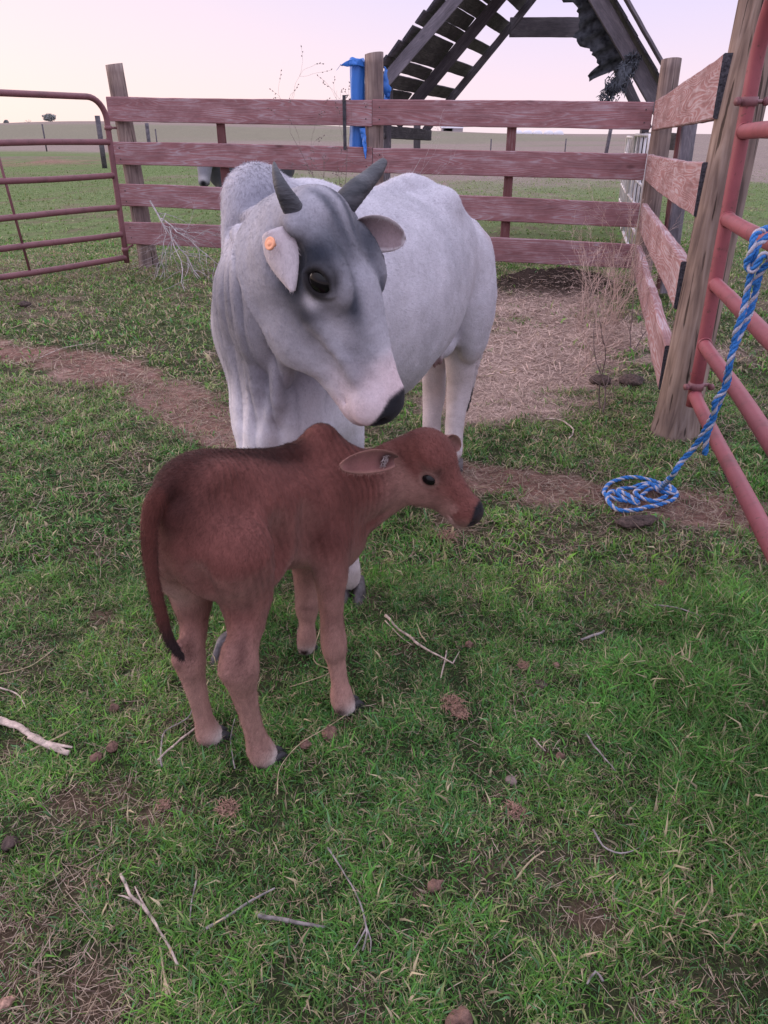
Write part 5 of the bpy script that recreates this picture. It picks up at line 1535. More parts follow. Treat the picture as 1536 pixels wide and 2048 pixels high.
    c = paint(c, face * 0.8 * blob(V, hp(0.455, 0.0, -0.155), 0.035), (0.10, 0.085, 0.09))
    # ears
    ear_in = front > 0.5
    c = paint(c, isear.astype(float), (0.56, 0.50, 0.545)); c = paint(c, isear * 0.5 * sstep(0.0, 0.5, nf), (0.42, 0.35, 0.39))
    c = paint(c, (front > 2) * (0.8 + 0.3 * nz), (0.33, 0.235, 0.26))
    c = paint(c, ear_in * blob(V, eb2, 0.055), (0.10, 0.08, 0.10))
    dt = np.full(len(V), 9.0)
    for a, b in zip(TP[4:-1], TP[5:]):
        t = np.clip(((V - a) @ (b - a)) / ((b - a) @ (b - a)), 0, 1)
        dt = np.minimum(dt, np.linalg.norm(V - a - t[:, None] * (b - a), axis=1))
    c = paint(c, sstep(0.030, 0.022, dt) * sstep(0.31, 0.28, zz), (0.02, 0.018, 0.022))
    for qx, qy, qY in ((905, 540, 2.95), (870, 610, 2.85), (880, 560, 2.9), (860, 505, 2.9), (925, 500, 3.1)):
        c = paint(c, 0.5 * blob(V, P(qx, qy, qY), 0.010), grey)
    mud = sstep(0.15, 0.5, fbm(V, 6, 4, 15) + 0.35 * sstep(0.35, 0.0, zz)) * sstep(0.62, 0.25, zz) * (1 - face)
    c = paint(c, 0.35 * mud, (0.26, 0.19, 0.15))
    c = paint(c, 0.30 * sstep(0.25, 0.5, fbm(V, 9, 3, 16)) * (lat > 0) * (1 - face) * ~isear, (0.36, 0.31, 0.33))
    c = c * (1 + 0.10 * fbm(V, 45, 3, 9) + 0.10 * face * fbm(V, 20, 4, 29) + 0.12 * (1 - face) * fbm(V * np.array((1, 1, 0.6)), 17, 3, 19))[:, None]
    root = thing('cow', (0.0, 2.60, 0), 'white humped cow with dark horns looking down over its shoulder', 'cow')
    def flow(Pp, nn_):
        d_ = np.tile(-0.8 * g + np.array((0, 0, -0.55)), (len(Pp), 1))
        hh = (np.linalg.norm(Pp - hp(0.25, 0, -0.09), axis=1) < 0.30)[:, None]
        nk = ((Pp @ g) > -1.9)[:, None]
        d_ = np.where(nk, np.array((0, 0, -1.0)) + 0 * Pp, d_)
        return np.where(hh, h * 0.9 - Nn * 0.3, d_)
    skin = (1 - sstep(0.440, 0.452, u) * face) * (1 - 0.6 * isear)
    for e, s_ in eyes: skin = skin * sstep(0.034, 0.046, np.linalg.norm(V - e, axis=1))
    vis = 0.25 + 0.75 * sstep(-0.2, 0.2, n @ unit((0.05, -1, 0.4)))
    F1 = fur(V, Q, c, flow, 200000, 0.010, 0.0006, 0.20, 3, mask=skin * vis * (1 - face) * (1 - 0.45 * neck), tone=(0.78, 0.42))
    F3 = fur(V, Q, c, flow, 80000, 0.0055, 0.0005, 0.16, 7, mask=skin * vis * face, tone=(0.80, 0.38))
    F2 = fur(V, Q, c, flow, 6000, 0.015, 0.0007, 0.35, 5, mask=skin * (blob(V, P(505, 350, 2.17), 0.10) + 0.15 * (zz > 1.1) * (1 - face)))
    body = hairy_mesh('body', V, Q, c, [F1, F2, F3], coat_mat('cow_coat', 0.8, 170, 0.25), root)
    for e, s_ in eyes:
        Vs, Fs = sphere_mesh(e + L * s_ * -0.005, (0.0345, 0.0265, 0.0275), (unit(h * 1.28 + Nn * 0.9), L, unit(np.cross(unit(h * 1.28 + Nn * 0.9), L))), 24, 16)
        mesh_obj('eye', Vs, Fs, eye_mat, root)
    # horns
    hm = simple_mat('horn_grey', (0.040, 0.044, 0.057), rough=0.6, spec=0.3, var=0.35, vscale=14, bump=0.4, bscale=50, stretch=(1, 1, 3), second=(0.095, 0.095, 0.11))
    def horn(p, rr, dark_tip=True):
        rr = [q * 0.82 for q in rr]
        pts = []; rad = []
        n_ = len(p)
        for i in range(n_ - 1):
            a, b, c_, d = [np.array(p[max(0, min(n_ - 1, i + k))]) for k in (-1, 0, 1, 2)]
            for j in range(8):
                t = j / 8
                pts.append(0.5 * ((2 * b) + (c_ - a) * t + (2 * a - 5 * b + 4 * c_ - d) * t * t + (3 * b - a - 3 * c_ + d) * t ** 3))
                rad.append((rr[i] + (rr[i + 1] - rr[i]) * t) * (1 + 0.025 * math.sin((i + t) * 21)))
        pts.append(np.array(p[-1])); rad.append(rr[-1])
        M = MB(); M.tube(pts, rad, 18)
        return M.build('horn', hm, root)
    horn([P(594, 432, 1.71), P(579, 405, 1.69), P(563, 375, 1.68), P(553, 348, 1.70), P(548, 325, 1.735)], [0.028, 0.025, 0.018, 0.011, 0.003])
    horn([hp(0.040, 0.085, -0.055), P(706, 388, 1.86), P(733, 362, 1.92), P(752, 342, 1.96), P(767, 324, 2.00)], [0.036, 0.033, 0.026, 0.021, 0.012])
    # ear tag button
    tg = simple_mat('orange_tag', (0.78, 0.36, 0.22), rough=0.55, var=0.05)
    tc_ = P(540, 487, 1.645)
    nn_ = unit((-0.62, -0.75, 0.30)); a1 = unit(np.cross(nn_, (0, 0, 1))); a2 = np.cross(nn_, a1)
    M = MB()
    prof = [(0.0, 0.0035), (0.004, 0.0045), (0.0055, 0.002), (0.011, 0.002), (0.0145, 0.0032), (0.0158, 0.0015), (0.0158, -0.002), (0.0, -0.002)]
    prof = [(a_ * 0.86, b_) for a_, b_ in prof]
    V_ = []; F_ = []
    for (r_, z_) in prof:
        for j in range(24):
            a = 2 * math.pi * j / 24
            V_.append(tc_ + a1 * r_ * math.cos(a) + a2 * r_ * math.sin(a) + nn_ * z_)
    for i in range(len(prof) - 1):
        for j in range(24):
            F_.append((i * 24 + j, i * 24 + (j + 1) % 24, (i + 1) * 24 + (j + 1) % 24, (i + 1) * 24 + j))
    M.add(V_, F_)
    M.tube([tc_ - nn_ * 0.001, tc_ - nn_ * 0.014], 0.004, 8)
    M.build('ear_tag', tg, root)
    hg = simple_mat('cow_hoof', (0.075, 0.065, 0.07), rough=0.5, var=0.4, vscale=40, bump=0.4, bscale=90)
    for (px, py, Y), fw in (((704, 1178, 2.12), g * 0.6 + l * 0.2), ((456, 1302, 1.81), g), ((905, 925, 3.16), g), ((863, 905, 3.34), g)):
        q_ = P(px, py, Y); q_[2] = float(gh(q_[0], q_[1])) - 0.010
        hoof(root, q_, unit(fw), 0.105, 0.095, 0.062, hg)
    return body
calf_body, calf_c, calf_f = build_calf()
build_cow()
# ------------------------------------------------------------------ rope
rope_blue = simple_mat('rope_blue', (0.025, 0.16, 0.48), rough=0.6, var=0.3, vscale=220, bump=0.5, bscale=500)
rope_white = simple_mat('rope_white', (0.42, 0.41, 0.50), rough=0.7, var=0.25, vscale=220, bump=0.5, bscale=500)
def smooth_path(pts, step=0.006):
    pts = [np.array(p, float) for p in pts]; out = []; n = len(pts)
    for i in range(n - 1):
        a, b, c, d = pts[max(i - 1, 0)], pts[i], pts[i + 1], pts[min(i + 2, n - 1)]
        m = max(2, int(np.linalg.norm(c - b) / step))
        for j in range(m):
            t = j / m
            out.append(0.5 * ((2 * b) + (c - a) * t + (2 * a - 5 * b + 4 * c - d) * t * t + (3 * b - a - 3 * c + d) * t ** 3))
    out.append(pts[-1]); return out
def lay_rope(M, pts, r=0.0075, pitch=0.062):
    P_ = smooth_path(pts, 0.006)
    P_ = [p + 0.0035 * np.array([vnoise(np.array([p]), 22, k_)[0] for k_ in (61, 62, 63)]) for p in P_]
    s_ = np.concatenate([[0], np.cumsum(np.linalg.norm(np.diff(np.array(P_), axis=0), axis=1))])
    up = None; fr_ = []
    for i, p in enumerate(P_):
        d = unit(P_[min(i + 1, len(P_) - 1)] - P_[max(i - 1, 0)] + 1e-9)
        if up is None: up = unit(np.cross(d, (0.3, 0.2, 0.9)))
        up = unit(up - d * (up @ d)); fr_.append((d, up, np.cross(d, up)))
    for k in range(3):
        strand = []
        for i, p in enumerate(P_):
            a = 2 * math.pi * (s_[i] / pitch + k / 3)
            strand.append(p + (fr_[i][1] * math.cos(a) + fr_[i][2] * math.sin(a)) * r * 0.56)
        M.tube(strand, r * 0.60, 7, m=1 if k == 0 else 0)
rope = thing('rope', (1.10, 2.1, 0), 'blue and white twisted rope tied on the red gate and coiled on the bare soil', 'rope')
rdir = unit((-0.28, -1.355, 0.0)); hp_ = np.array((1.405, 3.36, 0))
P = at
M = MB()
# loops round the second rail and the knot
kc = hp_ + rdir * 1.005 + np.array((0, 0, 1.035)); sx_ = np.array((1.0, -0.2, 0))
def around(c, n_turn, r_, adv):
    o = []
    for k in range(int(n_turn * 10) + 1):
        a = 2 * math.pi * k / 10
        o.append(c + rdir * adv * k / 10 + (np.array((0.98, -0.2, 0)) * math.cos(a) + np.array((0, 0, 1)) * math.sin(a)) * r_)
    return o
lay_rope(M, around(kc + rdir * 0.02, 2.2, 0.040, 0.020), 0.0090)
Yk = kc[1]
lay_rope(M, [P(1534, 455, Yk - 0.03), P(1512, 470, Yk - 0.07), P(1500, 505, Yk - 0.08), P(1492, 530, Yk - 0.07), P(1506, 540, Yk - 0.09), P(1524, 512, Yk - 0.10), P(1540, 520, Yk - 0.09), P(1522, 545, Yk - 0.07), P(1508, 570, Yk - 0.06)], 0.0090)
# two strands down, twisted together lower
lay_rope(M, [P(1536, 470, Yk - 0.05), P(1510, 500, Yk - 0.07), P(1500, 560, Yk - 0.06), P(1492, 590, Yk - 0.06), P(1478, 650, Yk - 0.07), P(1464, 700, Yk - 0.06), P(1452, 760, Yk - 0.05), P(1440, 800, Yk - 0.03),
             P(1420, 845, Yk), P(1398, 880, Yk + 0.02), P(1368, 920, Yk + 0.04), P(1342, 955, Yk + 0.06), tuple(ground_at(1318, 978, 0.03))], 0.0090)
lay_rope(M, [P(1522, 545, Yk - 0.06), P(1506, 600, Yk - 0.055), P(1484, 660, Yk - 0.06), P(1460, 715, Yk - 0.075), P(1455, 765, Yk - 0.065), P(1432, 805, Yk - 0.05), P(1425, 840, Yk - 0.03), P(1416, 870, Yk - 0.02), P(1411, 908, Yk - 0.01)], 0.0090)
gz = lambda x, y, z=0.022: (lambda q: (q[0], q[1], float(gh(q[0], q[1])) + z))(ground_at(x, y))
lay_rope(M, [tuple(ground_at(1318, 978, 0.03)), gz(1300, 988), gz(1270, 1008), gz(1240, 1012), gz(1212, 1006, 0.03), gz(1206, 992), gz(1225, 972), gz(1262, 964), gz(1305, 970), gz(1335, 985, 0.03), gz(1352, 1000), gz(1335, 1015), gz(1300, 1024),
             gz(1265, 1032), gz(1232, 1030), gz(1212, 1012, 0.03), gz(1222, 1000, 0.035), gz(1250, 1010), gz(1275, 1022, 0.03)], 0.0080)
lay_rope(M, [gz(1275, 1022, 0.035), gz(1248, 1005, 0.04), gz(1235, 990), gz(1262, 984), gz(1295, 982, 0.035), gz(1320, 996), gz(1345, 1003, 0.035), gz(1330, 990), gz(1302, 978), gz(1290, 990, 0.04), gz(1268, 1002, 0.04), gz(1305, 1018, 0.035), gz(1330, 1012, 0.04)], 0.0080)
M.build('strands', [rope_blue, rope_white], rope)

# ------------------------------------------------------------------ dry brush, weeds
twig_pale = simple_mat('pale_dry_twig', (0.36, 0.32, 0.33), rough=0.9, var=0.3, vscale=30)
twig_brown = simple_mat('brown_dry_twig', (0.155, 0.115, 0.115), rough=0.9, var=0.3, vscale=30)
def branchy(M, rs, p, d, ln, r, depth, spread=0.5, kids=3, droop=0.0, n=5, seeds=False):
    pts = [np.array(p, float)]; dd = unit(d)
    for i in range(n):
        dd = unit(dd + rs.randn(3) * 0.16 + np.array((0, 0, -droop)))
        pts.append(pts[-1] + dd * ln / n)
    rad = [max(r * (1 - 0.75 * i / n), 0.0008) for i in range(n + 1)]
    M.tube(pts, rad, 5 if r > 0.003 else 3, cap=False)
    if seeds and depth == 0:
        for k in range(3):
            q = pts[-1 - k]; e = unit(dd + rs.randn(3) * 0.5); M.tube([q, q + e * 0.008, q + e * 0.018], [0.001, 0.0055, 0.001], 5, cap=False)
    if depth > 0:
        for k in range(kids):
            i = rs.randint(max(1, n // 3), n + 1)
            branchy(M, rs, pts[i], unit(dd + rs.randn(3) * spread), ln * rs.uniform(0.28, 0.5), rad[i] * 0.7, depth - 1, spread, kids, droop, n, seeds)
rs = np.random.RandomState(5)
br = thing('dead_branch', tuple(gz(385, 600, 0)), 'pale leafless fallen branch leaning on the board fence', 'branch')
M = MB()
top = at(292, 402, 8.60)
for (a, b, r_) in ((at(300, 408, 8.60), at(405, 560, 8.15), 0.011), (at(325, 440, 8.5), at(428, 520, 8.1), 0.008), (at(330, 430, 8.5), at(322, 560, 8.1), 0.005), (at(340, 450, 8.45), at(380, 620, 7.3), 0.006), (at(350, 460, 8.4), at(440, 470, 8.4), 0.004), (at(352, 470, 8.4), at(312, 540, 8.2), 0.004)):
    a = np.array(a); b = np.array(b); n_ = 7
    pts = [a + (b - a) * k / n_ + rs.randn(3) * 0.012 for k in range(n_ + 1)]
    M.tube(pts, [r_ * (1 - 0.6 * k / n_) for k in range(n_ + 1)], 6, cap=False)
    for k in range(1, n_ + 1):
        for _ in range(2): branchy(M, rs, pts[k], unit((b - a) / np.linalg.norm(b - a) + rs.randn(3) * 0.55), 0.26 + 0.2 * rs.rand(), r_ * 0.4, 1, 0.5, 2, 0.05)
for v in range(len(M.V)):
    x, y, z = M.V[v]; M.V[v] = (x, y, max(z, 0.01))
M.build('twigs', twig_pale, br)

def weed(px, py, Y, height, label, seed, mat=twig_brown, stems=2, group='tall dry weeds', lean=(0, 0), kids=4, r=0.004, depth=2, seeds=False):
    rs = np.random.RandomState(seed)
    q = at(px, py, Y); z0 = float(gh(q[0], Y))
    root = thing('dry_weed', (q[0], Y, z0), label, 'dry weed', group)
    M = MB()
    for s in range(stems):
        branchy(M, rs, (q[0] + rs.randn() * 0.02, Y + rs.randn() * 0.02, z0 - 0.01), unit(np.array((lean[0] + rs.randn() * 0.10, lean[1] + rs.randn() * 0.1, 1))), height * rs.uniform(0.75, 1.0), r, depth, 0.42, kids, 0, 7, seeds)
    o = M.build('stems', mat, root)
    return root
weed(668, 320, 8.05, 1.50, 'tall dry weed with seed heads in front of the fence beside the blue tarp', 3, stems=2, kids=5, r=0.006, seeds=True)
weed(640, 320, 8.10, 1.20, 'shorter thin weed just behind the cow horns', 14, stems=2, kids=4, r=0.0045, seeds=True)
weed(750, 320, 8.0, 1.45, 'pale branching weed in front of the middle fence post', 6, mat=twig_pale, stems=3, kids=4, r=0.007, lean=(0.22, 0))
tan_stem = simple_mat('tan_dry_stem', (0.42, 0.31, 0.28), rough=0.9, var=0.3)
for i, (px, py, hgt, lb) in enumerate(((1216, 830, 0.60, 'tallest brown weed stem standing in front of the bleached side boards'), (1150, 760, 0.48, 'upright forked weed at the edge of the dry straw bed'),
                                      (1262, 700, 0.55, 'bushy dry weed touching the lowest side board'), (1182, 745, 0.42, 'thin weed between the forked one and the tall stem'),
                                      (1205, 690, 0.62, 'wide tangled weed in front of the fence corner'), (1230, 640, 0.66, 'tangled weed closest to the fence corner'), (1165, 650, 0.5, 'airy weed rising out of the straw bed by the earth heap'))):
    q = ground_at(px, py)
    weed(px, py, q[1], hgt * 1.1, lb, 50 + i, stems=2 + (i > 3) * 5, group='dry weeds by the side fence', r=0.0048 - 0.0012 * (i > 3), kids=4 + 2 * (i > 3), mat=twig_brown if i < 4 and i % 2 == 0 else tan_stem, depth=1 + (i > 1))

# ------------------------------------------------------------------ sticks lying in the grass
stick_pale = simple_mat('bleached_stick', (0.34, 0.27, 0.24), rough=0.9, var=0.5, vscale=45, bump=0.4, bscale=200)
stick_grey = simple_mat('grey_stick', (0.20, 0.175, 0.175), rough=0.9, var=0.5, vscale=45, bump=0.4, bscale=200)
stick_tan = simple_mat('tan_stalk', (0.33, 0.26, 0.17), rough=0.85, var=0.3, vscale=45)
def stick(px_pts, r0, r1, mat, label, seed=0, lift=0.016, forks=(), flat=1.0, name='dry_stick'):
    r0 *= 0.72; r1 *= 0.72; lift *= 0.8
    rs = np.random.RandomState(seed)
    pts = [np.array(gz(x, y, lift)) for x, y in px_pts]
    root_p = pts[0].copy(); root_p[2] = 0
    mid = np.mean(pts, axis=0)
    M = MB()
    sp = smooth_path([p - 0 for p in pts], 0.012)
    n = len(sp)
    sp = [p + np.array((vnoise(np.array([p]), 40, seed)[0], vnoise(np.array([p]), 40, seed + 1)[0], 0.6 * vnoise(np.array([p]), 30, seed + 2)[0])) * r0 * 0.7 for p in sp]
    M.tube(sp, [(r0 + (r1 - r0) * i / (n - 1)) * (1 + 0.10 * math.sin(i * 0.35 + seed) + 0.05 * rs.randn()) for i in range(n)], 7)
    for fk in forks:
        fp = smooth_path([np.array(gz(x, y, lift)) for x, y in fk], 0.012); k = len(fp)
        M.tube(fp, [r1 * 1.1 * (1 - 0.6 * i / (k - 1)) for i in range(k)], 5)
    if flat != 1.0:
        base_ = float(np.mean([v[2] for v in M.V])); M.V = [(v[0], v[1], base_ + (v[2] - base_) * flat) for v in M.V]
    o = M.build(name, mat)
    tag(o, label, 'stick', 'dry sticks and stalks lying in the grass')
    return o
stick([(-20, 1438), (40, 1460), (85, 1488), (140, 1508)], 0.016, 0.010, stick_pale, 'thickest bleached split stick, lying left of the calf hind hooves', 1, 0.02, flat=0.5, forks=[[(85, 1488), (112, 1494), (146, 1500)], [(60, 1478), (100, 1500), (128, 1512)]])
stick([(62, 1502), (100, 1486), (140, 1468)], 0.004, 0.003, stick_tan, 'thin tan stalk crossing under the thick split stick', 2)
stick([(770, 1243), (800, 1268), (835, 1298), (870, 1320), (905, 1338)], 0.0065, 0.0028, stick_pale, 'long pale peeled stick right of the calf front hoof', 3, 0.02, forks=[[(905, 1338), (912, 1325), (918, 1314)], [(770, 1252), (800, 1282), (824, 1302)]])
stick([(832, 1255), (842, 1280), (852, 1294)], 0.003, 0.003, stick_tan, 'short broken stalk above the long pale peeled stick', 4)
stick([(893, 1312), (888, 1335), (880, 1368)], 0.003, 0.0025, stick_pale, 'short pale stalk crossing the end of the long peeled stick', 5)
stick([(240, 1752), (262, 1790), (300, 1830), (330, 1880), (356, 1930)], 0.0045, 0.0036, stick_pale, 'curved forked pale stick beside the straw patch', 6, 0.02, forks=[[(262, 1800), (250, 1795), (236, 1793)], [(300, 1830), (282, 1800), (270, 1775)]])
stick([(550, 1780), (505, 1803), (460, 1832), (412, 1860)], 0.0022, 0.0048, stick_grey, 'slim grey stick slanting between the curved pale stick and the blunt brown one', 7, 0.02)
stick([(512, 1832), (560, 1842), (610, 1852), (652, 1858)], 0.0065, 0.0045, stick_grey, 'blunt grey brown stick lying level near the bottom centre of the lawn', 8, 0.018)
stick([(655, 1700), (690, 1755), (720, 1810), (733, 1870), (725, 1905)], 0.0028, 0.0024, stick_grey, 'long thin drooping grey stalk with a frayed end', 9, 0.02, forks=[[(733, 1860), (716, 1890), (706, 1905)], [(733, 1860), (742, 1885), (740, 1910)]])
stick([(392, 1762), (384, 1800), (378, 1850)], 0.003, 0.0022, stick_grey, 'short upright looking grey twig between the curved stick and the slim one', 10)
stick([(318, 1890), (325, 1935), (334, 1995)], 0.003, 0.004, stick_tan, 'frayed tan stalk below the curved pale stick', 11, forks=[[(330, 1960), (324, 1990)], [(330, 1960), (342, 1992)]])
stick([(318, 1527), (355, 1492), (398, 1455)], 0.004, 0.003, stick_pale, 'straight pale stalk pointing at the calf far hind hoof', 12, 0.02)
stick([(325, 1540), (322, 1500), (332, 1468), (375, 1440), (386, 1418)], 0.0035, 0.0022, stick_grey, 'bent grey twig crossing the straight pale stalk', 13, 0.018)
stick([(470, 1540), (462, 1480), (470, 1440)], 0.0022, 0.002, stick_grey, 'short grey twig between the calf hind hooves', 14)
stick([(555, 1600), (562, 1545), (600, 1500), (650, 1468), (692, 1440)], 0.0018, 0.0013, stick_tan, 'long thin curving stem in front of the calf hooves', 15, 0.03)
stick([(1305, 1226), (1350, 1234), (1400, 1250)], 0.0045, 0.002, stick_grey, 'pale green grey blade like stalk in the lush grass near the gate', 16, 0.03)
stick([(1160, 1292), (1185, 1282), (1205, 1272)], 0.006, 0.005, stick_grey, 'short stout grey stick in the middle of the lawn', 17, 0.02)
stick([(1066, 1480), (1090, 1505)], 0.003, 0.002, stick_pale, 'small pale splinter beside another near a brown clod', 18)
stick([(1170, 1470), (1190, 1500), (1230, 1550)], 0.0035, 0.002, stick_grey, 'slim grey twig with a swollen end in the right half of the lawn', 19)
stick([(1185, 1668), (1205, 1700), (1240, 1715), (1280, 1700), (1295, 1665)], 0.003, 0.0015, stick_grey, 'curled grey stem like a hook', 20, 0.025)
stick([(1035, 1755), (1058, 1725), (1088, 1704)], 0.003, 0.0022, stick_tan, 'two pronged tan stalk near the bottom right of centre', 21, forks=[[(1035, 1755), (1028, 1760)]])
stick([(1206, 1965), (1190, 1945), (1175, 1972)], 0.0035, 0.003, stick_grey, 'bent grey twig closest to the bottom edge', 22)
stick([(1090, 845), (1120, 850), (1145, 868), (1138, 885)], 0.006, 0.004, stick_pale, 'crooked white twig near the hind legs of the cow', 23, 0.03)
stick([(20, 660), (70, 650), (120, 668)], 0.004, 0.002, stick_tan, 'dry stem on the edge of the bare track far left', 24, 0.02)
stick([(80, 720), (130, 700), (190, 690)], 0.004, 0.003, stick_pale, 'pale stem lying on the bare track', 25, 0.02)
stick([(1003, 1100), (1050, 1115), (1095, 1132)], 0.002, 0.0015, stick_tan, 'fine tan stem right of the calf muzzle', 26, 0.02)
stick([(640, 1265), (628, 1330), (662, 1352), (580, 1385)], 0.0018, 0.0022, stick_tan, 'thin kinked stem under the calf belly', 27, 0.02)
stick([(108, 1300), (60, 1335), (0, 1350)], 0.002, 0.002, stick_tan, 'thin tan stem on the far left of the lawn', 28)
stick([(0, 1378), (35, 1392), (52, 1418)], 0.004, 0.002, stick_pale, 'short pale curved stem above the thick split stick', 29)

# ------------------------------------------------------------------ clods and dung
def clod(px, py, r, mat, label, seed, squash=0.6, long=1.0, rough=0.35, cat='clod', name='dirt_clod'):
    c = np.array(gz(px, py, r * squash * 0.75 + 0.004))
    V_, F_ = sphere_mesh((0, 0, 0), (r * long, r, r * squash), None, 22, 16)
    V_ = np.array(V_)
    rs = np.random.RandomState(seed); a = rs.rand() * 3.14
    nn = V_ / (np.linalg.norm(V_, axis=1)[:, None] + 1e-9)
    V_ = V_ * (1 + rough * fbm(nn * 1.6 + seed, 1.0, 4, seed) + 0.18 * vnoise(nn * 6 + seed, 1.0, seed))[:, None]
    V_ = V_ @ np.array(((math.cos(a), math.sin(a), 0), (-math.sin(a), math.cos(a), 0), (0, 0, 1)))
    o = mesh_obj(name, V_ + c, F_, mat)
    return tag(o, label, cat, 'dry clods on the grass')
clod_brown = simple_mat('dry_dung', (0.150, 0.085, 0.068), rough=0.95, var=0.45, vscale=60, bump=1.0, bscale=130)
clod_tan = simple_mat('chewed_hay', (0.36, 0.215, 0.165), rough=0.95, var=0.4, vscale=120, bump=1.0, bscale=220)
clod_dark = simple_mat('dark_dung', (0.060, 0.040, 0.036), rough=0.9, var=0.5, vscale=60, bump=1.0, bscale=100)
clod_grey = simple_mat('grey_clod', (0.19, 0.14, 0.13), rough=0.95, var=0.3, vscale=60, bump=0.8, bscale=130)
for i, (px, py, r, mt, lb, sq, lg) in enumerate((
    (660, 1470, 0.019, clod_brown, 'reddish lump in front of the calf near fore hoof', .6, 1.3), (610, 1494, 0.014, clod_brown, 'small round lump between the calf hooves and the long stem', .8, 1),
    (225, 1497, 0.014, clod_brown, 'brown ball right of the thick split stick', .8, 1), (192, 1518, 0.013, clod_brown, 'rough brown lump just below the brown ball by the split stick', .7, 1.2),
    (228, 1418, 0.013, clod_brown, 'lone brown ball left of the calf hind hoof', .8, 1), (1275, 1055, 0.040, clod_dark, 'long dark log shaped dung beside the coiled rope', .45, 2.0),
    (1357, 1835, 0.013, clod_brown, 'reddish brown rounded clod low on the right', .8, 1.1), (870, 1770, 0.013, clod_brown, 'flat brown clod below the calf in the lower middle', .6, 1.4),
    (920, 2040, 0.018, clod_brown, 'brown clod cut by the bottom edge', .6, 1.4), (1022, 1560, 0.012, clod_grey, 'small pale grey pebble like clod', .6, 1.2),
    (938, 1298, 0.012, clod_brown, 'small round lump right of the long peeled stick', .8, 1), (1082, 1376, 0.015, clod_dark, 'dark crumbly lump in the middle of the lawn', .5, 1.2),
    (20, 1690, 0.015, clod_dark, 'dark clod at the left edge above the straw patch', .7, 1.2), (1120, 1516, 0.011, clod_brown, 'brown ball beside the pale splinters', .9, 1),
    (1110, 1340, 0.010, clod_brown, 'tiny brown lump below the short stout stick', .7, 1), (8, 2010, 0.010, clod_tan, 'pale oval clod in the bottom left corner', .8, 1.8),
    (1200, 770, 0.060, clod_dark, 'dark dung heap between the weed and the side fence', .5, 1.1), (1262, 768, 0.070, clod_dark, 'larger dark dung heap against the end of the side fence', .45, 1.3),
    (1350, 1605, 0.013, clod_tan, 'curled wad of tan grass on the right side of the lawn', .5, 1.3), (50, 612, 0.05, clod_dark, 'dark mound in the grass near the left gate', .5, 1.3))):
    clod(px, py, r, mt, lb, 100 + i, sq, lg)
def hay_wad(px, py, r, label, seed, n=150):
    rs = np.random.RandomState(seed); c = np.array(gz(px, py, 0.006)); M = MB()
    for i in range(n):
        a = rs.rand() * 6.28; q = c + np.array((math.cos(a), math.sin(a), 0)) * r * rs.rand() ** 0.6 + np.array((0, 0, rs.rand() * r * 0.5))
        d = unit(np.array((rs.randn(), rs.randn(), 0.35 * rs.randn()))); e = unit(d + 0.6 * rs.randn(3)); l = r * rs.uniform(0.4, 1.0)
        p2 = q + d * l * 0.5; p3 = p2 + e * l * 0.5
        for p_ in (p2, p3): p_[2] = max(p_[2], c[2])
        M.tube([q, p2, p3], [0.0011, 0.0010, 0.0005], 4, cap=False)
    o = M.build('hay_wad', clod_tan)
    tag(o, label, 'wad of hay', 'chewed hay wads on the grass')
for i, (px, py, r, lb) in enumerate(((455, 1618, 0.024, 'largest orange tan wad of chewed hay in front of the calf'), (326, 1612, 0.014, 'small tan hay wad left of the largest one'),
                                     (905, 1415, 0.030, 'long reddish hay wad right of the calf front hoof'), (922, 1432, 0.018, 'loose end piece beside the long reddish hay wad'), (1030, 1622, 0.022, 'brown matted hay wad in the lower middle of the lawn'),
                                     (1045, 1340, 0.018, 'spiky small hay wad in the centre right of the lawn'), (893, 1080, 0.035, 'pale flattened hay wad under the calf muzzle'), (1320, 1172, 0.015, 'small hay wad in the lush grass near the gate foot'))):
    hay_wad(px, py, r, lb, 200 + i)

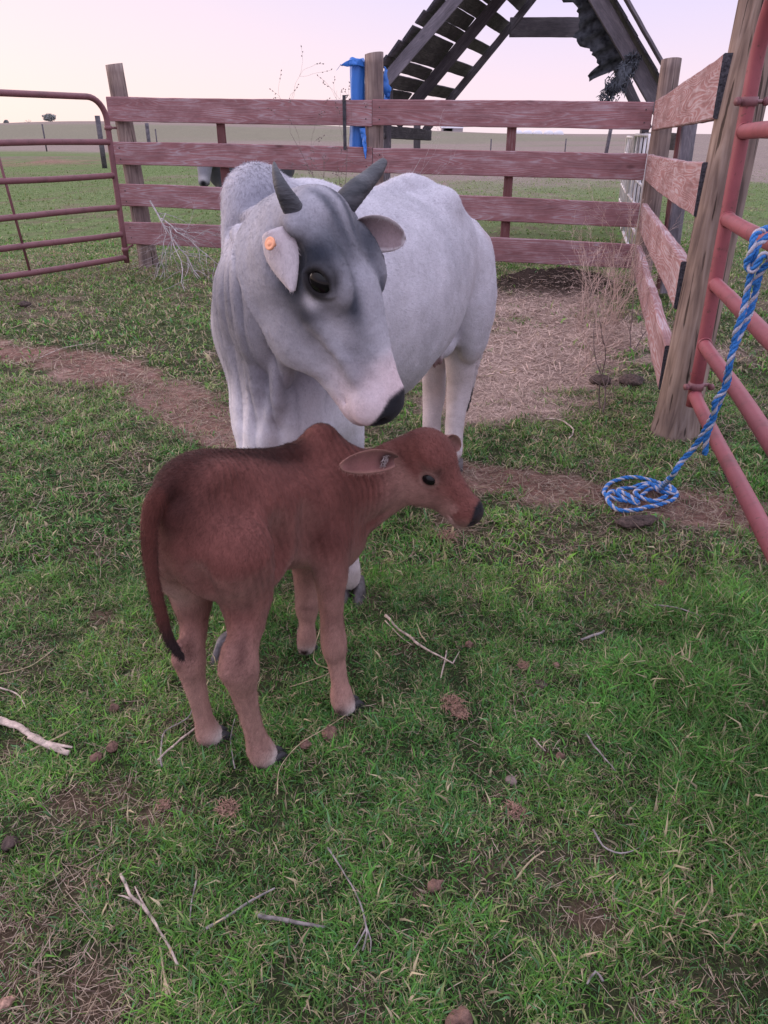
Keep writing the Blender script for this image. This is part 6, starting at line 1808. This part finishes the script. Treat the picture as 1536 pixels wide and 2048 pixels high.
# ------------------------------------------------------------------ the distance
def far_post(px, Y, hgt, w_, label):
    x = at(px, 270, Y)[0]; z = float(gh(x, Y)); o = thing('fence_post', (x, Y, z), label, 'fence post', 'old posts far out in the pasture')
    M = MB(); M.tube([(x, Y, z - 0.1), (x, Y, z + hgt)], w_ / 2, 8); M.build('post', dark_wood, o)
far_post(200, 36, 2.0, 0.22, 'thick far post seen just past the left gate'); far_post(296, 40, 1.75, 0.18, 'far post seen between the two left fence boards')
far_post(88, 90, 2.6, 0.16, 'thin far post seen through the left gate'); far_post(312, 95, 2.4, 0.14, 'thinnest far post right of the two thick ones'); far_post(983, 45, 1.1, 0.07, 'thin far stake left of the support batten'); far_post(1133, 48, 1.1, 0.07, 'thin far stake seen beyond the right half of the fence')
def far_tree(px, Y, hgt, wid, label, seed, bare=False, up=0):
    rs = np.random.RandomState(seed); x = at(px, 268, Y)[0]; z = float(gh(x, Y))
    root = thing('tree', (x, Y, z), label, 'tree', 'small trees along the horizon')
    M = MB(); M.tube([(x, Y, z - 0.3), (x + 0.1, Y, z + hgt * 0.5)], [0.16, 0.1], 6); 
    if bare:
        for k in range(9): branchy(M, rs, (x + 0.05, Y, z + hgt * rs.uniform(0.15, 0.5)), unit((rs.randn() * wid / hgt * 1.2, rs.randn() * 0.5, 1)), hgt * 0.55, 0.06, 2, 0.5, 3)
    M.build('trunk', simple_mat('far_trunk', (0.12, 0.10, 0.10), rough=0.9), root)
    if not bare:
        n = 1400; a = rs.randn(n, 3); a /= np.linalg.norm(a, axis=1)[:, None]; q = a * (rs.rand(n) ** 0.4)[:, None]
        q = q * (1 + 0.35 * vnoise(q * 2.3 + seed, 1.0, seed))[:, None]
        c = np.array((x, Y, z + hgt * 0.58)) + q * np.array((wid / 2, wid / 2, hgt * 0.42))
        s_ = 0.16 + 0.12 * rs.rand(n)
        t1 = rs.randn(n, 3); t1 /= np.linalg.norm(t1, axis=1)[:, None]; t2 = np.cross(t1, rs.randn(n, 3)); t2 /= np.linalg.norm(t2, axis=1)[:, None]
        V_ = np.empty((n * 4, 3)); V_[0::4] = c - t1 * s_[:, None]; V_[1::4] = c + t2 * s_[:, None]; V_[2::4] = c + t1 * s_[:, None]; V_[3::4] = c - t2 * s_[:, None]
        mesh_obj('crown', V_, np.arange(n * 4).reshape(-1, 4), simple_mat('far_foliage', (0.26, 0.27, 0.27), rough=0.9, var=0.3, vscale=0.6), root, smooth=False)
far_tree(104, 300, 2.8, 4.2, 'small dark round tree on the left skyline', 1); far_tree(17, 310, 2.0, 1.6, 'small bush at the left end of the skyline', 2); far_tree(60, 320, 2.6, 5.0, 'low bare shrub beside the round tree', 3, True)
far_tree(282, 300, 3.0, 4.5, 'low bare tree seen past the end post of the fence', 4, True); far_tree(345, 300, 3.8, 7.5, 'widest bare tree seen above the second board', 5, True); far_tree(1490, 260, 5.5, 9, 'bare tree on the skyline right of the thick post', 6, True)
far_tree(1440, 280, 5.0, 8, 'pale bare thicket on the skyline left of the thick post', 7, True); far_tree(640, 330, 3.2, 9, 'faint bare scrub on the skyline by the tall weed', 8, True)
pale_far = simple_mat('far_white_sheet', (0.62, 0.60, 0.66), rough=0.6, var=0.1)
for i, px in enumerate((1035, 1055, 1075, 1097, 1117)):
    Y = 420; x = at(px, 268, Y)[0]; z = float(gh(x, Y))
    V_, F_ = sphere_mesh((x, Y, z + 0.6), (2.6, 2.2, 1.9), None, 16, 8)
    o = mesh_obj('hay_bale', V_, F_, pale_far); tag(o, '%s white wrapped bale in the far row counted away from the red batten' % ('first', 'second', 'third', 'fourth', 'fifth')[i], 'hay bale', 'row of white wrapped bales on the horizon')
for k, (px, wd_) in enumerate(((905, 9), (893, 5))):
    Y = 400; x = at(px, 268, Y)[0]; z = float(gh(x, Y)); root = thing('farm_shed', (x, Y, z), ('low pale farm shed on the horizon', 'small shed at the end of the low pale farm shed')[k], 'shed')
    M = MB(); M.box((x, Y, z + 1), ((1, 0, 0), (0, 1, 0), (0, 0, 1)), (wd_ / 2, 3, 1.1)); M.build('wall', simple_mat('far_shed_wall', (0.34, 0.30, 0.32)), root, False)
    M = MB(); M.add([(x - wd_ / 2 - .3, Y - 3.3, z + 2.1), (x + wd_ / 2 + .3, Y - 3.3, z + 2.1), (x + wd_ / 2 + .3, Y, z + 3.0), (x - wd_ / 2 - .3, Y, z + 3.0), (x - wd_ / 2 - .3, Y + 3.3, z + 2.1), (x + wd_ / 2 + .3, Y + 3.3, z + 2.1)], [(0, 1, 2, 3), (3, 2, 5, 4)]); M.build('roof', simple_mat('far_shed_roof', (0.45, 0.42, 0.47)), root, False)

# ------------------------------------------------------------------ the grey cow behind the fence
def build_far_cow():
    g = unit((-0.93, -0.36, 0)); l = unit((0.36, -0.93, 0)); up = np.array((0, 0, 1.0)); AX = [g, l, up]
    o = np.array((at(500, 350, 13.6)[0], 13.6, 0.0))
    Q_ = lambda f_, s_, z_: o + g * f_ + l * s_ + up * z_
    B = Body(o - (1.5, 1.2, 0.02), o + (1.3, 1.2, 1.5), 0.02)
    B.ell(Q_(0.15, 0, 0.80), (0.5, 0.24, 0.30), AX, k=0.1); B.ell(Q_(-0.35, 0, 0.84), (0.40, 0.24, 0.28), AX, k=0.1); B.ell(Q_(0.42, 0, 0.82), (0.25, 0.19, 0.28), AX, k=0.1)
    B.ell(Q_(0.38, 0, 1.08), (0.14, 0.10, 0.14), AX, k=0.06)
    for f_, s_ in ((0.45, 0.12), (0.42, -0.12), (-0.58, 0.12), (-0.55, -0.12)):
        B.chain([Q_(f_, s_, 0.62), Q_(f_ + 0.02, s_, 0.36), Q_(f_, s_, 0.18), Q_(f_ + 0.02, s_, 0.03)], [0.10, 0.055, 0.045, 0.05], k=0.05)
    hb = np.array((at(415, 350, 13.0)[0], 12.95, -0.07))
    B.chain([Q_(0.5, 0, 0.92), Q_(0.66, 0.1, 0.98), hb + (0.06, 0.15, 1.10)], [0.18, 0.14, 0.11], k=0.08)
    B.ell(hb + (0, 0, 1.10), (0.14, 0.13, 0.13), k=0.04); B.seg(hb + (0, -0.02, 1.06), hb + (-0.02, -0.14, 0.78), 0.130, 0.088, k=0.05); B.ell(hb + (-0.02, -0.16, 0.74), (0.088, 0.06, 0.06), k=0.03)
    V, Q = B.surface(2); n = vnormals(V, Q)
    c = np.tile(np.array((0.075, 0.075, 0.092)), (len(V), 1)); c = paint(c, 0.6 * sstep(0.5, 0.2, V[:, 2]), (0.2, 0.19, 0.2))
    hd = np.linalg.norm(V - (hb + np.array((-0.02, -0.12, 0.86))), axis=1)
    c = paint(c, sstep(0.20, 0.12, hd) * 0.6, (0.30, 0.29, 0.34)); c = paint(c, np.exp(-(np.linalg.norm(V - (hb + np.array((-0.02, -0.19, 0.79))), axis=1) / 0.055) ** 2) * 1.1, (0.55, 0.52, 0.56))
    c = paint(c, np.exp(-(np.linalg.norm(V - (hb + np.array((-0.02, -0.22, 0.735))), axis=1) / 0.045) ** 4) * 1.2, (0.012, 0.012, 0.016))
    E1 = ear_mesh(hb + (-0.08, 0, 1.12), hb + (-0.26, -0.02, 1.08), np.array((0, -1, 0.1)), 0.06, 0.02, 0.01, 8, 6); E2 = ear_mesh(hb + (0.08, 0, 1.12), hb + (0.26, -0.02, 1.08), np.array((0, -1, 0.1)), 0.06, 0.02, 0.01, 8, 6)
    root = thing('cow', tuple(o), 'dark grey cow with a white ringed muzzle peering between the fence boards', 'cow')
    for E in (E1, E2):
        Q = np.concatenate([Q, E[1] + len(V)]); V = np.concatenate([V, E[0]]); c = np.concatenate([c, np.tile((0.12, 0.11, 0.13), (len(E[0]), 1))])
    bd = mesh_obj('body', V, Q, coat_mat('grey_cow_coat', 0.8, 60, 0.2), root); attr(bd, 'coat', c)
    for s_ in (-1, 1):
        Vs, Fs = sphere_mesh(hb + (0.088 * s_, -0.07, 1.06), (0.02, 0.022, 0.018), None, 10, 8); mesh_obj('eye', Vs, Fs, eye_mat, root)
build_far_cow()
